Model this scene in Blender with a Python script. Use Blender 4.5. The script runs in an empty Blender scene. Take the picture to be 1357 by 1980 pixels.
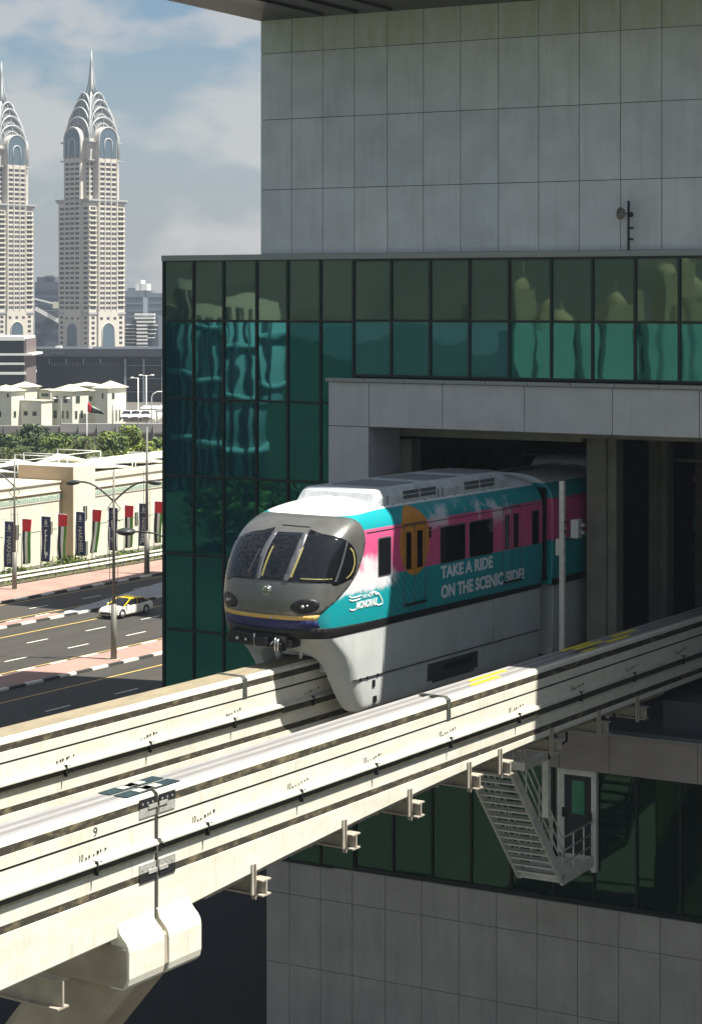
import bpy, bmesh, math, random
from mathutils import Vector, Matrix
from mathutils.geometry import delaunay_2d_cdt
random.seed(7)
SC = bpy.context.scene
# ------------------------------------------------------------------ camera
F = 4000.0; YH = 575.0; XC = 678.5
YAW = math.atan2(4000, 7268); CY, SY = math.cos(YAW), math.sin(YAW); EYE = 23.0
cam_d = bpy.data.cameras.new('camera'); cam = bpy.data.objects.new('camera', cam_d)
SC.collection.objects.link(cam); SC.camera = cam
cam.location = (0, 0, EYE); cam.rotation_euler = (math.pi/2, 0, YAW)
cam_d.sensor_fit = 'HORIZONTAL'; cam_d.sensor_width = 36; cam_d.lens = 36*F/1357
cam_d.shift_y = -(990-YH)/1357; cam_d.clip_start = 0.5; cam_d.clip_end = 30000
# ------------------------------------------------------------------ light
SUN = Vector((.9755*math.cos(math.radians(63.4)), .22*math.cos(math.radians(63.4)), math.sin(math.radians(63.4))))
w = bpy.data.worlds.new('World'); SC.world = w; w.use_nodes = True
nt = w.node_tree; nt.nodes.clear()
out = nt.nodes.new('ShaderNodeOutputWorld'); bg = nt.nodes.new('ShaderNodeBackground')
sky = nt.nodes.new('ShaderNodeTexSky'); sky.sky_type = 'NISHITA'; sky.sun_disc = False
sky.sun_elevation = math.radians(63.4); sky.sun_rotation = math.atan2(.9755, .22)
sky.dust_density = 1.5; sky.air_density = 1.0; sky.ozone_density = 2.0
tc = nt.nodes.new('ShaderNodeTexCoord'); mp = nt.nodes.new('ShaderNodeMapping')
mp.inputs['Scale'].default_value = (1, 1, 1.9); mp.inputs['Location'].default_value = (1.2, 5.1, 0.4)
nz = nt.nodes.new('ShaderNodeTexNoise'); nz.inputs['Scale'].default_value = 15; nz.inputs['Detail'].default_value = 7; nz.inputs['Roughness'].default_value = .5
rp = nt.nodes.new('ShaderNodeValToRGB'); rp.color_ramp.elements[0].position = .44; rp.color_ramp.elements[1].position = .57
mx = nt.nodes.new('ShaderNodeMixRGB'); mx.inputs[2].default_value = (4.6, 4.3, 4.0, 1)
mf = nt.nodes.new('ShaderNodeMath'); mf.operation = 'MULTIPLY'; mf.inputs[1].default_value = .62
hs = nt.nodes.new('ShaderNodeMixRGB'); hs.blend_type = 'MULTIPLY'; hs.inputs[0].default_value = 1; hs.inputs[2].default_value = (.52, .62, .66, 1)
sx = nt.nodes.new('ShaderNodeSeparateXYZ'); mr_ = nt.nodes.new('ShaderNodeMapRange'); mr_.interpolation_type = 'SMOOTHSTEP'
mr_.inputs[1].default_value = -.01; mr_.inputs[2].default_value = .15; mr_.inputs[3].default_value = .95; mr_.inputs[4].default_value = 0
hz_ = nt.nodes.new('ShaderNodeMixRGB'); hz_.inputs[2].default_value = (2.75, 2.85, 2.85, 1)
L = nt.links.new
L(tc.outputs['Generated'], mp.inputs[0]); L(mp.outputs[0], nz.inputs['Vector']); L(nz.outputs['Fac'], rp.inputs[0])
L(rp.outputs[0], mf.inputs[0]); L(mf.outputs[0], mx.inputs[0]); L(sky.outputs[0], hs.inputs[1]); L(hs.outputs[0], hz_.inputs[1]); L(hz_.outputs[0], mx.inputs[1])
L(tc.outputs['Generated'], sx.inputs[0]); L(sx.outputs[2], mr_.inputs[0]); L(mr_.outputs[0], hz_.inputs[0])
L(mx.outputs[0], bg.inputs[0]); L(bg.outputs[0], out.inputs[0]); bg.inputs[1].default_value = 0.062
sl = bpy.data.lights.new('sun', 'SUN'); sl.energy = 4.6; sl.angle = math.radians(.5); sl.color = (1, .965, .89)
so = bpy.data.objects.new('sun', sl); SC.collection.objects.link(so); so.rotation_euler = SUN.to_track_quat('Z', 'Y').to_euler()
SC.view_settings.view_transform = 'Standard'; SC.view_settings.look = 'None'; SC.view_settings.gamma = 1
SC.view_settings.exposure = 1.25
# ------------------------------------------------------------------ rays of the survey (pixel of the photograph -> place)
def ray(x, y):
    r = (x-XC)/F; return Vector((r*CY-SY, r*SY+CY, -(y-YH)/F))
def atz(x, y, z=0.0):
    d = ray(x, y); return Vector((0, 0, EYE)) + d*((z-EYE)/d.z)
def atd(x, y, dep): return Vector((0, 0, EYE)) + ray(x, y)*dep
def atv(x, y, v):
    d = ray(x, y); return Vector((0, 0, EYE)) + d*(v/d.y)
def atu(x, y, u):
    d = ray(x, y); return Vector((0, 0, EYE)) + d*(u/d.x)
# ------------------------------------------------------------------ materials
def mat(name, col, rough=.6, metal=0, var=0, scale=4.0, bump=0, bscale=30, spec=.4, col2=None, emit=None):
    m = bpy.data.materials.new(name); m.use_nodes = True; n = m.node_tree; b = n.nodes['Principled BSDF']
    b.inputs['Base Color'].default_value = (*col, 1); b.inputs['Roughness'].default_value = rough
    b.inputs['Metallic'].default_value = metal; b.inputs['Specular IOR Level'].default_value = spec
    co = n.nodes.new('ShaderNodeTexCoord')
    if var or col2:
        t = n.nodes.new('ShaderNodeTexNoise'); t.inputs['Scale'].default_value = scale; t.inputs['Detail'].default_value = 6
        n.links.new(co.outputs['Object'], t.inputs['Vector'])
        r = n.nodes.new('ShaderNodeValToRGB'); r.color_ramp.elements[0].position = .35; r.color_ramp.elements[1].position = .65
        c2 = col2 or tuple(min(1, c*(1+var)) for c in col); c1 = col if col2 else tuple(c*(1-var) for c in col)
        r.color_ramp.elements[0].color = (*c1, 1); r.color_ramp.elements[1].color = (*c2, 1)
        n.links.new(t.outputs['Fac'], r.inputs[0]); n.links.new(r.outputs[0], b.inputs['Base Color'])
    if bump:
        t = n.nodes.new('ShaderNodeTexNoise'); t.inputs['Scale'].default_value = bscale; t.inputs['Detail'].default_value = 4
        n.links.new(co.outputs['Object'], t.inputs['Vector'])
        bp = n.nodes.new('ShaderNodeBump'); bp.inputs['Strength'].default_value = bump; bp.inputs['Distance'].default_value = .02
        n.links.new(t.outputs['Fac'], bp.inputs['Height']); n.links.new(bp.outputs[0], b.inputs['Normal'])
    if emit:
        b.inputs['Emission Color'].default_value = (*emit[0], 1); b.inputs['Emission Strength'].default_value = emit[1]
    return m
def glass_mat(name, tint, base, fac=.25, wob=.04, wscale=.7, rough=.015):
    m = bpy.data.materials.new(name); m.use_nodes = True; n = m.node_tree; n.nodes.clear()
    o = n.nodes.new('ShaderNodeOutputMaterial'); mxs = n.nodes.new('ShaderNodeMixShader')
    g = n.nodes.new('ShaderNodeBsdfGlossy'); g.inputs['Color'].default_value = (*tint, 1); g.inputs['Roughness'].default_value = rough
    d = n.nodes.new('ShaderNodeBsdfDiffuse'); d.inputs['Color'].default_value = (*base, 1)
    co = n.nodes.new('ShaderNodeTexCoord'); t = n.nodes.new('ShaderNodeTexNoise'); t.inputs['Scale'].default_value = wscale; t.inputs['Detail'].default_value = 2
    bp = n.nodes.new('ShaderNodeBump'); bp.inputs['Strength'].default_value = 1; bp.inputs['Distance'].default_value = wob*.07
    n.links.new(co.outputs['Object'], t.inputs['Vector']); n.links.new(t.outputs['Fac'], bp.inputs['Height']); n.links.new(bp.outputs[0], g.inputs['Normal'])
    mxs.inputs[0].default_value = fac
    n.links.new(d.outputs[0], mxs.inputs[1]); n.links.new(g.outputs[0], mxs.inputs[2]); n.links.new(mxs.outputs[0], o.inputs[0])
    return m
def grain(name, col, axis_scale, dark, lo=.4, hi=.6, rough=.7, scale=3):
    """paint with streaky wear: noise stretched along one axis"""
    m = bpy.data.materials.new(name); m.use_nodes = True; n = m.node_tree; b = n.nodes['Principled BSDF']; b.inputs['Roughness'].default_value = rough
    co = n.nodes.new('ShaderNodeTexCoord'); mp = n.nodes.new('ShaderNodeMapping'); mp.inputs['Scale'].default_value = axis_scale
    t = n.nodes.new('ShaderNodeTexNoise'); t.inputs['Scale'].default_value = scale; t.inputs['Detail'].default_value = 7; t.inputs['Roughness'].default_value = .65
    r = n.nodes.new('ShaderNodeValToRGB'); r.color_ramp.elements[0].position = lo; r.color_ramp.elements[1].position = hi
    r.color_ramp.elements[0].color = (*dark, 1); r.color_ramp.elements[1].color = (*col, 1)
    n.links.new(co.outputs['Object'], mp.inputs[0]); n.links.new(mp.outputs[0], t.inputs['Vector']); n.links.new(t.outputs['Fac'], r.inputs[0]); n.links.new(r.outputs[0], b.inputs['Base Color'])
    return m
M = {}
M['beam'] = grain('beam_paint', (.68, .66, .57), (1.2, .5, 1.5), (.60, .57, .46), .3, .62, .55, 2.2)
def add_streaks(m, col, sc, lo, hi, amt):
    n = m.node_tree; b = n.nodes['Principled BSDF']; src = b.inputs['Base Color'].links[0].from_socket
    co = n.nodes.new('ShaderNodeTexCoord'); mp = n.nodes.new('ShaderNodeMapping'); mp.inputs['Scale'].default_value = sc
    t = n.nodes.new('ShaderNodeTexNoise'); t.inputs['Scale'].default_value = 3; t.inputs['Detail'].default_value = 8; t.inputs['Roughness'].default_value = .7
    r = n.nodes.new('ShaderNodeMapRange'); r.inputs[1].default_value = lo; r.inputs[2].default_value = hi; r.inputs[4].default_value = amt
    mx = n.nodes.new('ShaderNodeMixRGB'); mx.inputs[2].default_value = (*col, 1)
    n.links.new(co.outputs['Object'], mp.inputs[0]); n.links.new(mp.outputs[0], t.inputs['Vector']); n.links.new(t.outputs['Fac'], r.inputs[0]); n.links.new(r.outputs[0], mx.inputs[0]); n.links.new(src, mx.inputs[1]); n.links.new(mx.outputs[0], b.inputs['Base Color'])
add_streaks(M['beam'], (.28,.23,.14), (2, 2.6, .25), .54, .8, .55)
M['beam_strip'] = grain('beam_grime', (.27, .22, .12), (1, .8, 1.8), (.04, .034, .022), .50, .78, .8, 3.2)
M['beam_top'] = grain('beam_top', (.31, .30, .285), (1, .4, 1), (.26, .25, .235), .3, .7, .7, 3)
M['beam_track'] = grain('beam_track', (.215, .205, .20), (1, .3, 1), (.165, .16, .155), .3, .7, .7, 3)
M['beam_top_old'] = grain('beam_top_old', (.30, .25, .16), (1, .35, 1), (.2, .165, .11), .3, .7, .8, 3)
M['joint_seal'] = mat('joint_seal', (.10,.10,.095), .9)
M['groove'] = mat('groove', (.03, .03, .025), .9)
M['steel'] = mat('galvanised_steel', (.45, .44, .40), .45, .3, .15, 6)
M['steel_tan'] = mat('painted_steel', (.36, .32, .26), .6, 0, .12, 3)
M['dark'] = mat('dark_metal', (.02, .02, .022), .5)
M['black'] = mat('black_rubber', (.008, .008, .009), .7)
M['plate'] = mat('joint_plate', (.05, .085, .085), .35, .6, .3, 20)
M['yellow'] = mat('yellow_paint', (.72, .60, .02), .6, 0, .2, 9)
M['pier'] = mat('pier_concrete', (.36, .31, .235), .85, 0, .14, 1.2, .3, 25)
M['clad'] = mat('wall_cladding', (.54, .565, .59), .75, 0, .07, 1.1, .35, 60)
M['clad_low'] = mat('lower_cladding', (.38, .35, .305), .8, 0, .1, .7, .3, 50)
M['frame_clad'] = mat('portal_cladding', (.46, .45, .455), .7, 0, .06, 1.5, .25, 60)
M['fascia'] = mat('fascia_stone', (.30, .26, .23), .75, 0, .08, 1.3, .2, 40)
M['coping'] = mat('coping_metal', (.27, .28, .27), .5, .3)
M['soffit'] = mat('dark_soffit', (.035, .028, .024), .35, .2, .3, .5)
M['mullion'] = mat('mullion', (.010, .018, .018), .35, .3)
for k_ in ('clad','frame_clad'): add_streaks(M[k_], (.24,.25,.25), (1.6, 1, .15), .5, .85, .38)
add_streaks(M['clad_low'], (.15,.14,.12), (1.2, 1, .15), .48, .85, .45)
M['g_top'] = glass_mat('glass_spandrel', (.28, .40, .26), (.030, .055, .056), .17, .05, .5)
M['g_teal'] = glass_mat('glass_teal', (.14, .62, .62), (.008, .036, .046), .17, .05, .5)
M['g_blue'] = glass_mat('glass_blue', (.22, .70, .66), (.022, .070, .095), .17, .05, .7)
M['g_low'] = glass_mat('glass_low', (.14, .30, .20), (.005, .013, .009), .15, .03, .7)
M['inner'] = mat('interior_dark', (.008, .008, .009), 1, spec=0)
M['column'] = mat('column_concrete', (.20, .188, .15), .8, 0, .15, 1.2)
M['white_steel'] = mat('white_painted_steel', (.68, .66, .57), .5, 0, .1, 5)
M['g_exit'] = mat('green_glass', (.01, .20, .10), .1)
# ------------------------------------------------------------------ mesh helper
ORG = {}
class MB:
    def __init__(s): s.v = []; s.f = []; s.m = []; s.sm = []
    def add(s, vs, fs, m=0, smooth=False):
        o = len(s.v); s.v += [tuple(p) for p in vs]
        for f in fs: s.f.append([o+i for i in f]); s.m.append(m); s.sm.append(smooth)
        return s
    def box(s, x0, x1, y0, y1, z0, z1, m=0, mtx=None):
        if x0 > x1: x0, x1 = x1, x0
        if y0 > y1: y0, y1 = y1, y0
        if z0 > z1: z0, z1 = z1, z0
        vs = [Vector(p) for p in ((x0,y0,z0),(x1,y0,z0),(x1,y1,z0),(x0,y1,z0),(x0,y0,z1),(x1,y0,z1),(x1,y1,z1),(x0,y1,z1))]
        if mtx: vs = [mtx@p for p in vs]
        return s.add(vs, [(0,3,2,1),(4,5,6,7),(0,1,5,4),(1,2,6,5),(2,3,7,6),(3,0,4,7)], m)
    def bar(s, a, b, wd, ht, m=0, up=Vector((0,0,1))):
        a, b = Vector(a), Vector(b); d = (b-a); ln = d.length; d.normalize()
        x = d.cross(up)
        if x.length < 1e-4: x = Vector((1,0,0))
        x.normalize(); z = x.cross(d)
        mt = Matrix((x, d, z)).transposed().to_4x4(); mt.translation = a
        return s.box(-wd/2, wd/2, 0, ln, -ht/2, ht/2, m, mt)
    def tube(s, pts, r, n=8, m=0, cap=True, smooth=True):
        pts = [Vector(p) for p in pts]; rs = r if isinstance(r, (list, tuple)) else [r]*len(pts)
        prev = None; vs = []
        for i, p in enumerate(pts):
            d = (pts[min(i+1, len(pts)-1)]-pts[max(i-1, 0)]).normalized()
            if prev is None:
                x = d.cross(Vector((0,0,1)));
                if x.length < 1e-3: x = d.cross(Vector((0,1,0)))
            else: x = prev - d*prev.dot(d)
            x.normalize(); prev = x; y = d.cross(x)
            for k in range(n):
                a = 2*math.pi*k/n; vs.append(p+(x*math.cos(a)+y*math.sin(a))*rs[i])
        fs = [(i*n+k, i*n+(k+1)%n, (i+1)*n+(k+1)%n, (i+1)*n+k) for i in range(len(pts)-1) for k in range(n)]
        if cap: fs += [tuple(range(n-1, -1, -1)), tuple(range((len(pts)-1)*n, len(pts)*n))]
        return s.add(vs, fs, m, smooth)
    def prism(s, poly, a, b, fn, m=0):
        """extrude the 2-D outline poly between a and b; fn(p, q, h) -> 3-D"""
        n = len(poly); vs = [fn(p, q, a) for p, q in poly]+[fn(p, q, b) for p, q in poly]
        fs = [tuple(range(n-1, -1, -1)), tuple(range(n, 2*n))]+[(i, (i+1)%n, n+(i+1)%n, n+i) for i in range(n)]
        return s.add(vs, fs, m)
    def ball(s, c, r, n=12, m=0, sc=(1,1,1)):
        vs = []; c = Vector(c); h = n//2
        for i in range(h+1):
            t = math.pi*i/h
            for k in range(n):
                a = 2*math.pi*k/n; vs.append(c+Vector((r*sc[0]*math.sin(t)*math.cos(a), r*sc[1]*math.sin(t)*math.sin(a), r*sc[2]*math.cos(t))))
        fs = [(i*n+k, (i+1)*n+k, (i+1)*n+(k+1)%n, i*n+(k+1)%n) for i in range(h) for k in range(n)]
        return s.add(vs, fs, m, True)
    def build(s, name, mats, parent=None, local=False, bevel=0, smooth=None, label=None, kind=None):
        org = ORG.get(parent.name, Vector((0,0,0))) if (parent and not local) else Vector((0,0,0))
        me = bpy.data.meshes.new(name); me.from_pydata([tuple(Vector(p)-org) for p in s.v], [], s.f)
        for mm in (mats if isinstance(mats, (list, tuple)) else [mats]): me.materials.append(M[mm] if isinstance(mm, str) else mm)
        for i, p in enumerate(me.polygons): p.material_index = s.m[i]; p.use_smooth = s.sm[i] if smooth is None else smooth
        me.validate(); me.update()
        o = bpy.data.objects.new(name, me); SC.collection.objects.link(o)
        if parent: o.parent = parent; ORG[o.name] = org if not local else Vector((0,0,0))
        if bevel:
            b = o.modifiers.new('bevel', 'BEVEL'); b.width = bevel; b.segments = 3; b.limit_method = 'ANGLE'; b.angle_limit = math.radians(50)
        if label: o['label'] = label
        if kind: o['kind'] = kind
        return o
def thing(name, label, cat, loc=(0,0,0), rz=0, group=None):
    o = bpy.data.objects.new(name, None); SC.collection.objects.link(o); o.location = loc; o.rotation_euler = (0,0,rz)
    o.empty_display_size = .3; ORG[o.name] = Vector(loc)
    o['label'] = label; o['category'] = cat
    if group: o['group'] = group
    return o
def tag(o, label=None, cat=None, group=None, kind=None):
    for k, v in (('label', label), ('category', cat), ('group', group), ('kind', kind)):
        if v: o[k] = v
    return o
def dup(o, loc, rz=None, label=None):
    r = o.copy(); SC.collection.objects.link(r); r.location = loc
    if rz is not None: r.rotation_euler = (0,0,rz)
    if label: r['label'] = label
    def rec(src, dst):
        for ch in [c for c in bpy.data.objects if c.parent == src]:
            c2 = ch.copy(); SC.collection.objects.link(c2); c2.parent = dst; rec(ch, c2)
    rec(o, r); return r
def text_part(name, body, material, parent, fit, fn, depth=.0, shear=0, bold=0, kindlabel=None, align_rot=False):
    """writing as mesh, fitted to the rectangle fit=(a0,b0,a1,b1); fn(a,b,h) -> 3-D local to parent"""
    cu = bpy.data.curves.new(name, 'FONT'); cu.body = body; cu.extrude = .01; cu.offset = bold; cu.shear = shear; cu.resolution_u = 3
    ob = bpy.data.objects.new('tmp', cu); SC.collection.objects.link(ob)
    dg = bpy.context.evaluated_depsgraph_get(); me = bpy.data.meshes.new_from_object(ob.evaluated_get(dg))
    bpy.data.objects.remove(ob)
    xs = [v.co.x for v in me.vertices]; ys = [v.co.y for v in me.vertices]
    x0, x1, y0, y1 = min(xs), max(xs), min(ys), max(ys); a0, b0, a1, b1 = fit
    for v in me.vertices:
        a = a0+(v.co.x-x0)/(x1-x0)*(a1-a0); b = b0+(v.co.y-y0)/(y1-y0)*(b1-b0); h = depth if v.co.z > 0 else 0
        v.co = fn(a, b, h)
    me.name = name; me.materials.clear(); me.materials.append(M[material] if isinstance(material, str) else material)
    o = bpy.data.objects.new(name, me); SC.collection.objects.link(o); o.parent = parent
    return o
# ================================================================== GROUND AND ROADS
def RU(u0, v): return u0+.075*(v-110)          # the road runs almost along v
def strip(name, ua, ub, v0, v1, z, material, kind='structure', n=2):
    mb = MB(); vs = []
    for i in range(n+1):
        v = v0+(v1-v0)*i/n; vs += [(RU(ua, v), v, z), (RU(ub, v), v, z)]
    mb.add(vs, [(2*i, 2*i+1, 2*i+3, 2*i+2) for i in range(n)])
    return tag(mb.build(name, material), kind=kind)
M['asphalt'] = grain('asphalt', (.053, .047, .037), (1, .06, 1), (.031, .028, .023), .3, .7, .85, .9)
M['ground'] = mat('sandy_ground', (.115, .108, .092), .95, 0, .18, .03)
M['paver'] = mat('pink_pavers', (.33, .205, .165), .9, 0, .1, .5, .3, 20)
M['kerb_w'] = mat('kerb_white', (.72, .70, .62), .7, 0, .08, 2); M['kerb_b'] = mat('kerb_black', (.05, .05, .045), .7)
M['line_w'] = mat('line_white', (.74, .72, .64), .7, 0, .1, 3); M['line_y'] = mat('line_yellow', (.58, .40, .10), .7, 0, .15, 3)
M['slab_shade'] = mat('grey_concrete_paving', (.36, .36, .36), .85, 0, .08, .4)
g = MB(); g.add([(-9000,-4000,-.02),(5000,-4000,-.02),(5000,12000,-.02),(-9000,12000,-.02)], [(0,1,2,3)])
tag(g.build('ground', 'ground'), kind='structure')
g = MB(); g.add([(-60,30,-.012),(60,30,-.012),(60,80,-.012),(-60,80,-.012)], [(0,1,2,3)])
g2 = MB(); g2.add([(-700,-900,.01),(300,-900,.01),(300,10,.01),(-700,10,.01)], [(0,1,2,3)]); tag(g2.build('lawn', mat('park_lawn', (.03,.05,.018), .9, 0, .4, .05)), kind='structure')
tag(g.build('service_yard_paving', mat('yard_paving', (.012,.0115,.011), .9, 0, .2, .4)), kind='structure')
VA, VB = 20, 420
strip('road', -99.0, -46, VA, VB, 0, 'asphalt')
def kerb(name, u0, wdt, v0, v1, h=.14, band=1.5, side=1):
    mb = MB(); v = v0; i = 0
    while v < v1:
        a, b = RU(u0, v), RU(u0, v+band)
        vs = [(a, v, 0), (a+side*wdt, v, 0), (a+side*wdt, v, h), (a, v, h), (b, v+band, 0), (b+side*wdt, v+band, 0), (b+side*wdt, v+band, h), (b, v+band, h)]
        mb.add(vs, [(0,1,2,3),(7,6,5,4),(3,2,6,7),(1,5,6,2),(0,3,7,4)], i % 2); v += band; i += 1
    return tag(mb.build(name, ['kerb_w', 'kerb_b']), kind='structure')
kerb('kerb', -75.2, .25, VA, VB); kerb('kerb', -78.3, .25, VA, VB, side=1)
strip('median', -78.05, -75.2, VA, VB, .135, 'paver')
kerb('kerb', -90.9, .25, VA, VB); kerb('kerb', -92.1, .2, VA, 121)
strip('traffic_island', -91.9, -90.9, VA, 121, .135, 'paver')
kerb('kerb', -99.2, .25, VA, VB); strip('pavement', -104.4, -99.2, VA, VB, .135, 'paver')
mb = MB(); mb.add([(RU(-91.9,121),121,.02),(RU(-90.9,121),121,.02),(RU(-90.9,170),170,.02),(RU(-97.0,158),158,.02),(RU(-96.5,141),141,.02)], [(0,1,2,3,4)])
tag(mb.build('paved_gore', 'slab_shade'), kind='structure')
kerb('kerb', -97.0, .22, 141, 200)
strip('verge', -109.6, -104.4, VA, VB, .06, mat('verge_soil', (.09, .085, .04), .95, 0, .3, 1.5))
for u0 in (-72.6, -78.85, -88.1, -93.1, -98.3): strip('road_marking', u0-.075, u0+.075, VA, VB, .006, 'line_y')
for u0, ph in ((-81.6, 107.4), (-85.2, 101.7), (-95.4, 120.0), (-68.9, 108.0), (-65.3, 104)):
    v = ph-6.3*12
    mb = MB()
    while v < 330:
        mb.add([(RU(u0-.07, v), v, .006), (RU(u0+.07, v), v, .006), (RU(u0+.07, v+2.1), v+2.1, .006), (RU(u0-.07, v+2.1), v+2.1, .006)], [(0,1,2,3)]); v += 6.0
    tag(mb.build('road_marking', 'line_w'), kind='structure')
# ================================================================== STATION BUILDING
V0 = 51.5; UR = -9.0
st = thing('station_building', 'grey clad monorail station with green glass curtain wall and open train portal', 'building', (-31.4, V0, 0))
LC = [-34.72,-33.66,-32.61,-31.47,-30.42,-29.33,-28.25]; RCOL = [-28.25,-27.04,-25.82,-24.61,-23.41,-22.17,-20.98,-19.77,-18.55,-17.35,-16.15,-14.95,-13.75,-12.55,-11.35,-10.15,-9.0]
LR = [24.1,22.31,19.98,17.70,15.36,13.10,10.82,8.75,6.72]
UC = [-31.42,-30.37,-29.34,-28.3,-27.24,-26.1,-24.95,-23.8,-22.6,-21.42,-20.24,-19.08,-17.93,-16.75,-15.55,-14.35,-13.15,-11.95,-10.75,-9.0]
M['clad2'] = mat('wall_cladding_b', (.51,.54,.57), .75, 0, .09, .9, .35, 60)
M['clad3'] = mat('wall_cladding_c', (.56,.58,.595), .75, 0, .08, .9, .35, 60)
for k_ in ('clad2','clad3'): add_streaks(M[k_], (.24,.25,.25), (1.6, 1, .15), .5, .85, .38)
M['clad_moss'] = grain('cladding_mossy_top', (.50,.53,.53), (3.5,1,.5), (.43,.47,.38), .38, .62, .85, 1.0)
def panels(name, cols, rows, v, th, mats, pick, parent, gap=.010, back='joint_seal'):
    mb = MB()
    for i in range(len(cols)-1):
        for j in range(len(rows)-1):
            z1, z0 = rows[j], rows[j+1]
            off = random.uniform(-.002, .002)
            mb.box(cols[i]+gap, cols[i+1]-gap, v+off, v+th, z0+gap, z1-gap, pick(i, j))
    mb.box(cols[0]+.03, cols[-1]-.03, v+.03, v+th+.2, rows[-1]+.03, rows[0]-.03, len(mats))
    return mb.build(name, list(mats)+[back], parent)
panels('upper_wall', UC, [31.12,30.11,28.18,26.14,24.26], V0+.12, .2, ['clad','clad2','clad3','clad_moss'], lambda i, j: 3 if j == 0 else random.choice([0,1,2,0]), st)
mb = MB(); mb.box(-31.42, UR, V0+.5, V0+28, 24.2, 31.1); mb.build('upper_block', 'clad', st)
mb = MB(); mb.box(-34.72, -31.42, V0+.1, V0+28, 23.9, 24.1); mb.box(-34.78, UR, V0-.06, V0+.14, 24.1, 24.26, 1); mb.build('glass_box_roof', ['clad','coping'], st)
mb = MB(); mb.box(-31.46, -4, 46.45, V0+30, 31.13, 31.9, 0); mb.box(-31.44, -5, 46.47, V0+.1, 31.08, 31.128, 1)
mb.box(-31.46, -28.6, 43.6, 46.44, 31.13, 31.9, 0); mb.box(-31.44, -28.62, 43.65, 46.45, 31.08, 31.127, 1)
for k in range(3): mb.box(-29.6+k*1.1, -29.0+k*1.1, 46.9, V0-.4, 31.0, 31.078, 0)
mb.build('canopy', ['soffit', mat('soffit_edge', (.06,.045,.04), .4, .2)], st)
def pane(u0, u1, z1, z0, m, v=V0, name='window_pane'):
    mb = MB(); mb.box(u0+.03, u1-.03, v, v+.03, z0+.03, z1-.03); o = mb.build(name, m, st)
    a, b = random.uniform(-.006, .006), random.uniform(-.006, .006); c0 = Vector(((u0+u1)/2, v, (z0+z1)/2))-ORG[st.name]
    for q in o.data.vertices: q.co.y += (q.co.x-c0.x)*a+(q.co.z-c0.z)*b
    return o
for i in range(6):
    for j in range(8):
        u1 = LC[i+1]
        if i == 5 and 2 <= j < 6: u1 = -28.93
        pane(LC[i], u1, LR[j], LR[j+1], 'g_top' if j == 0 else 'g_teal' if j < 6 else 'g_low')
for i in range(len(RCOL)-1):
    pane(RCOL[i], RCOL[i+1], 24.1, 22.35, 'g_top')
    pane(RCOL[i], RCOL[i+1], 22.35, 20.78, 'g_blue' if i < 4 else 'g_teal')
    if RCOL[i] < -17.5: pane(RCOL[i], RCOL[i+1], 10.34, 6.72, 'g_low', V0+.12)
mb = MB(); mb.box(RCOL[9], UR, V0+.12, V0+.15, 6.75, 10.34); mb.build('window_band', 'g_low', st)
mb = MB()
for u in LC[:-1]: mb.box(u-.035, u+.035, V0-.05, V0+.08, 6.7, 24.1)
for u in LC[1:-1]: mb.box(u+.05, u+.065, V0-.012, V0-.002, 22.4, 24.05, 1)
for i, u in enumerate(RCOL): mb.box(u-.035, u+.035, V0-.05, V0+.08, 20.75, 24.1); mb.box(u+.05, u+.065, V0-.012, V0-.002, 22.4, 24.05, 1)
for z in LR: mb.box(LC[0], -28.95 if z < 21 else -28.25, V0-.052, V0+.08, z-.035, z+.035)
for z in (24.06, 22.35, 20.79): mb.box(-28.25, UR, V0-.053, V0+.08, z-.035, z+.035)
for u in RCOL: mb.box(u-.03, u+.03, V0+.06, V0+.2, 6.72, 10.34)
mb.box(-28.25, UR, V0+.05, V0+.2, 6.70, 6.82)
mb.build('mullion_grid', ['mullion', mat('mullion_edge', (.05,.085,.08), .4)], st)
mb = MB()
for j in range(8):
    for k in range(10): mb.box(-34.74, -34.70, V0+.1+k*1.8, V0+1.84+k*1.8, LR[j+1]+.04, LR[j]-.04)
mb.build('side_glazing', 'g_teal', st)
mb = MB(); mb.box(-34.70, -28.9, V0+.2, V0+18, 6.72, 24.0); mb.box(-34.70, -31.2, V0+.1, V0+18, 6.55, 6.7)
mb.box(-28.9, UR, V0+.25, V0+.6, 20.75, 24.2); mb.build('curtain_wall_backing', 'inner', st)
# portal frame of light stone
PC = [-28.91,-27.6,-25.3,-22.83,-20.3,-17.9,-15.4,-12.9,-9.0]
mb = MB()
for i in range(len(PC)-1): mb.box(PC[i]+.01, PC[i+1]-.01, V0-.3, V0+1.6, 19.37, 20.6, 0)
mb.box(-28.90, -27.62, V0-.3, V0+1.6, 11.4, 19.35, 0)
for k in range(10): mb.box(-28.96+k*1.25+(.0 if k else 0), -28.96+(k+1)*1.25-.015, V0-.38, V0+.1, 20.62, 20.72, 1)
mb.box(-16.4, UR, V0-.38, V0+.1, 20.62, 20.72, 1)
mb.box(-28.88, UR, V0-.25, V0+1.5, 19.45, 20.63, 2)
mb.build('portal_frame', ['frame_clad','coping','joint_seal'], st)
FC = [-28.9,-26.6,-24.2,-21.9+.02,-20.45,-18.0,-15.5,-13,-9]
mb = MB()
for i in range(len(FC)-1): mb.box(FC[i]+.008, FC[i+1]-.008, V0-.15, V0+.5, 10.36, 11.38, 0)
mb.box(-28.88, UR, V0-.12, V0+28, 10.45, 11.36, 1); mb.box(-20.9, UR, V0-.2, V0+.25, 11.385, 11.43, 2)
mb.box(-19.6, UR, V0+1.6, V0+6, 11.36, 12.1, 1)
mb.build('platform_slab', ['fascia', mat('dark_floor_concrete', (.085,.085,.088), .8, 0, .2, .6), 'coping'], st)
mb = MB()
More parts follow.
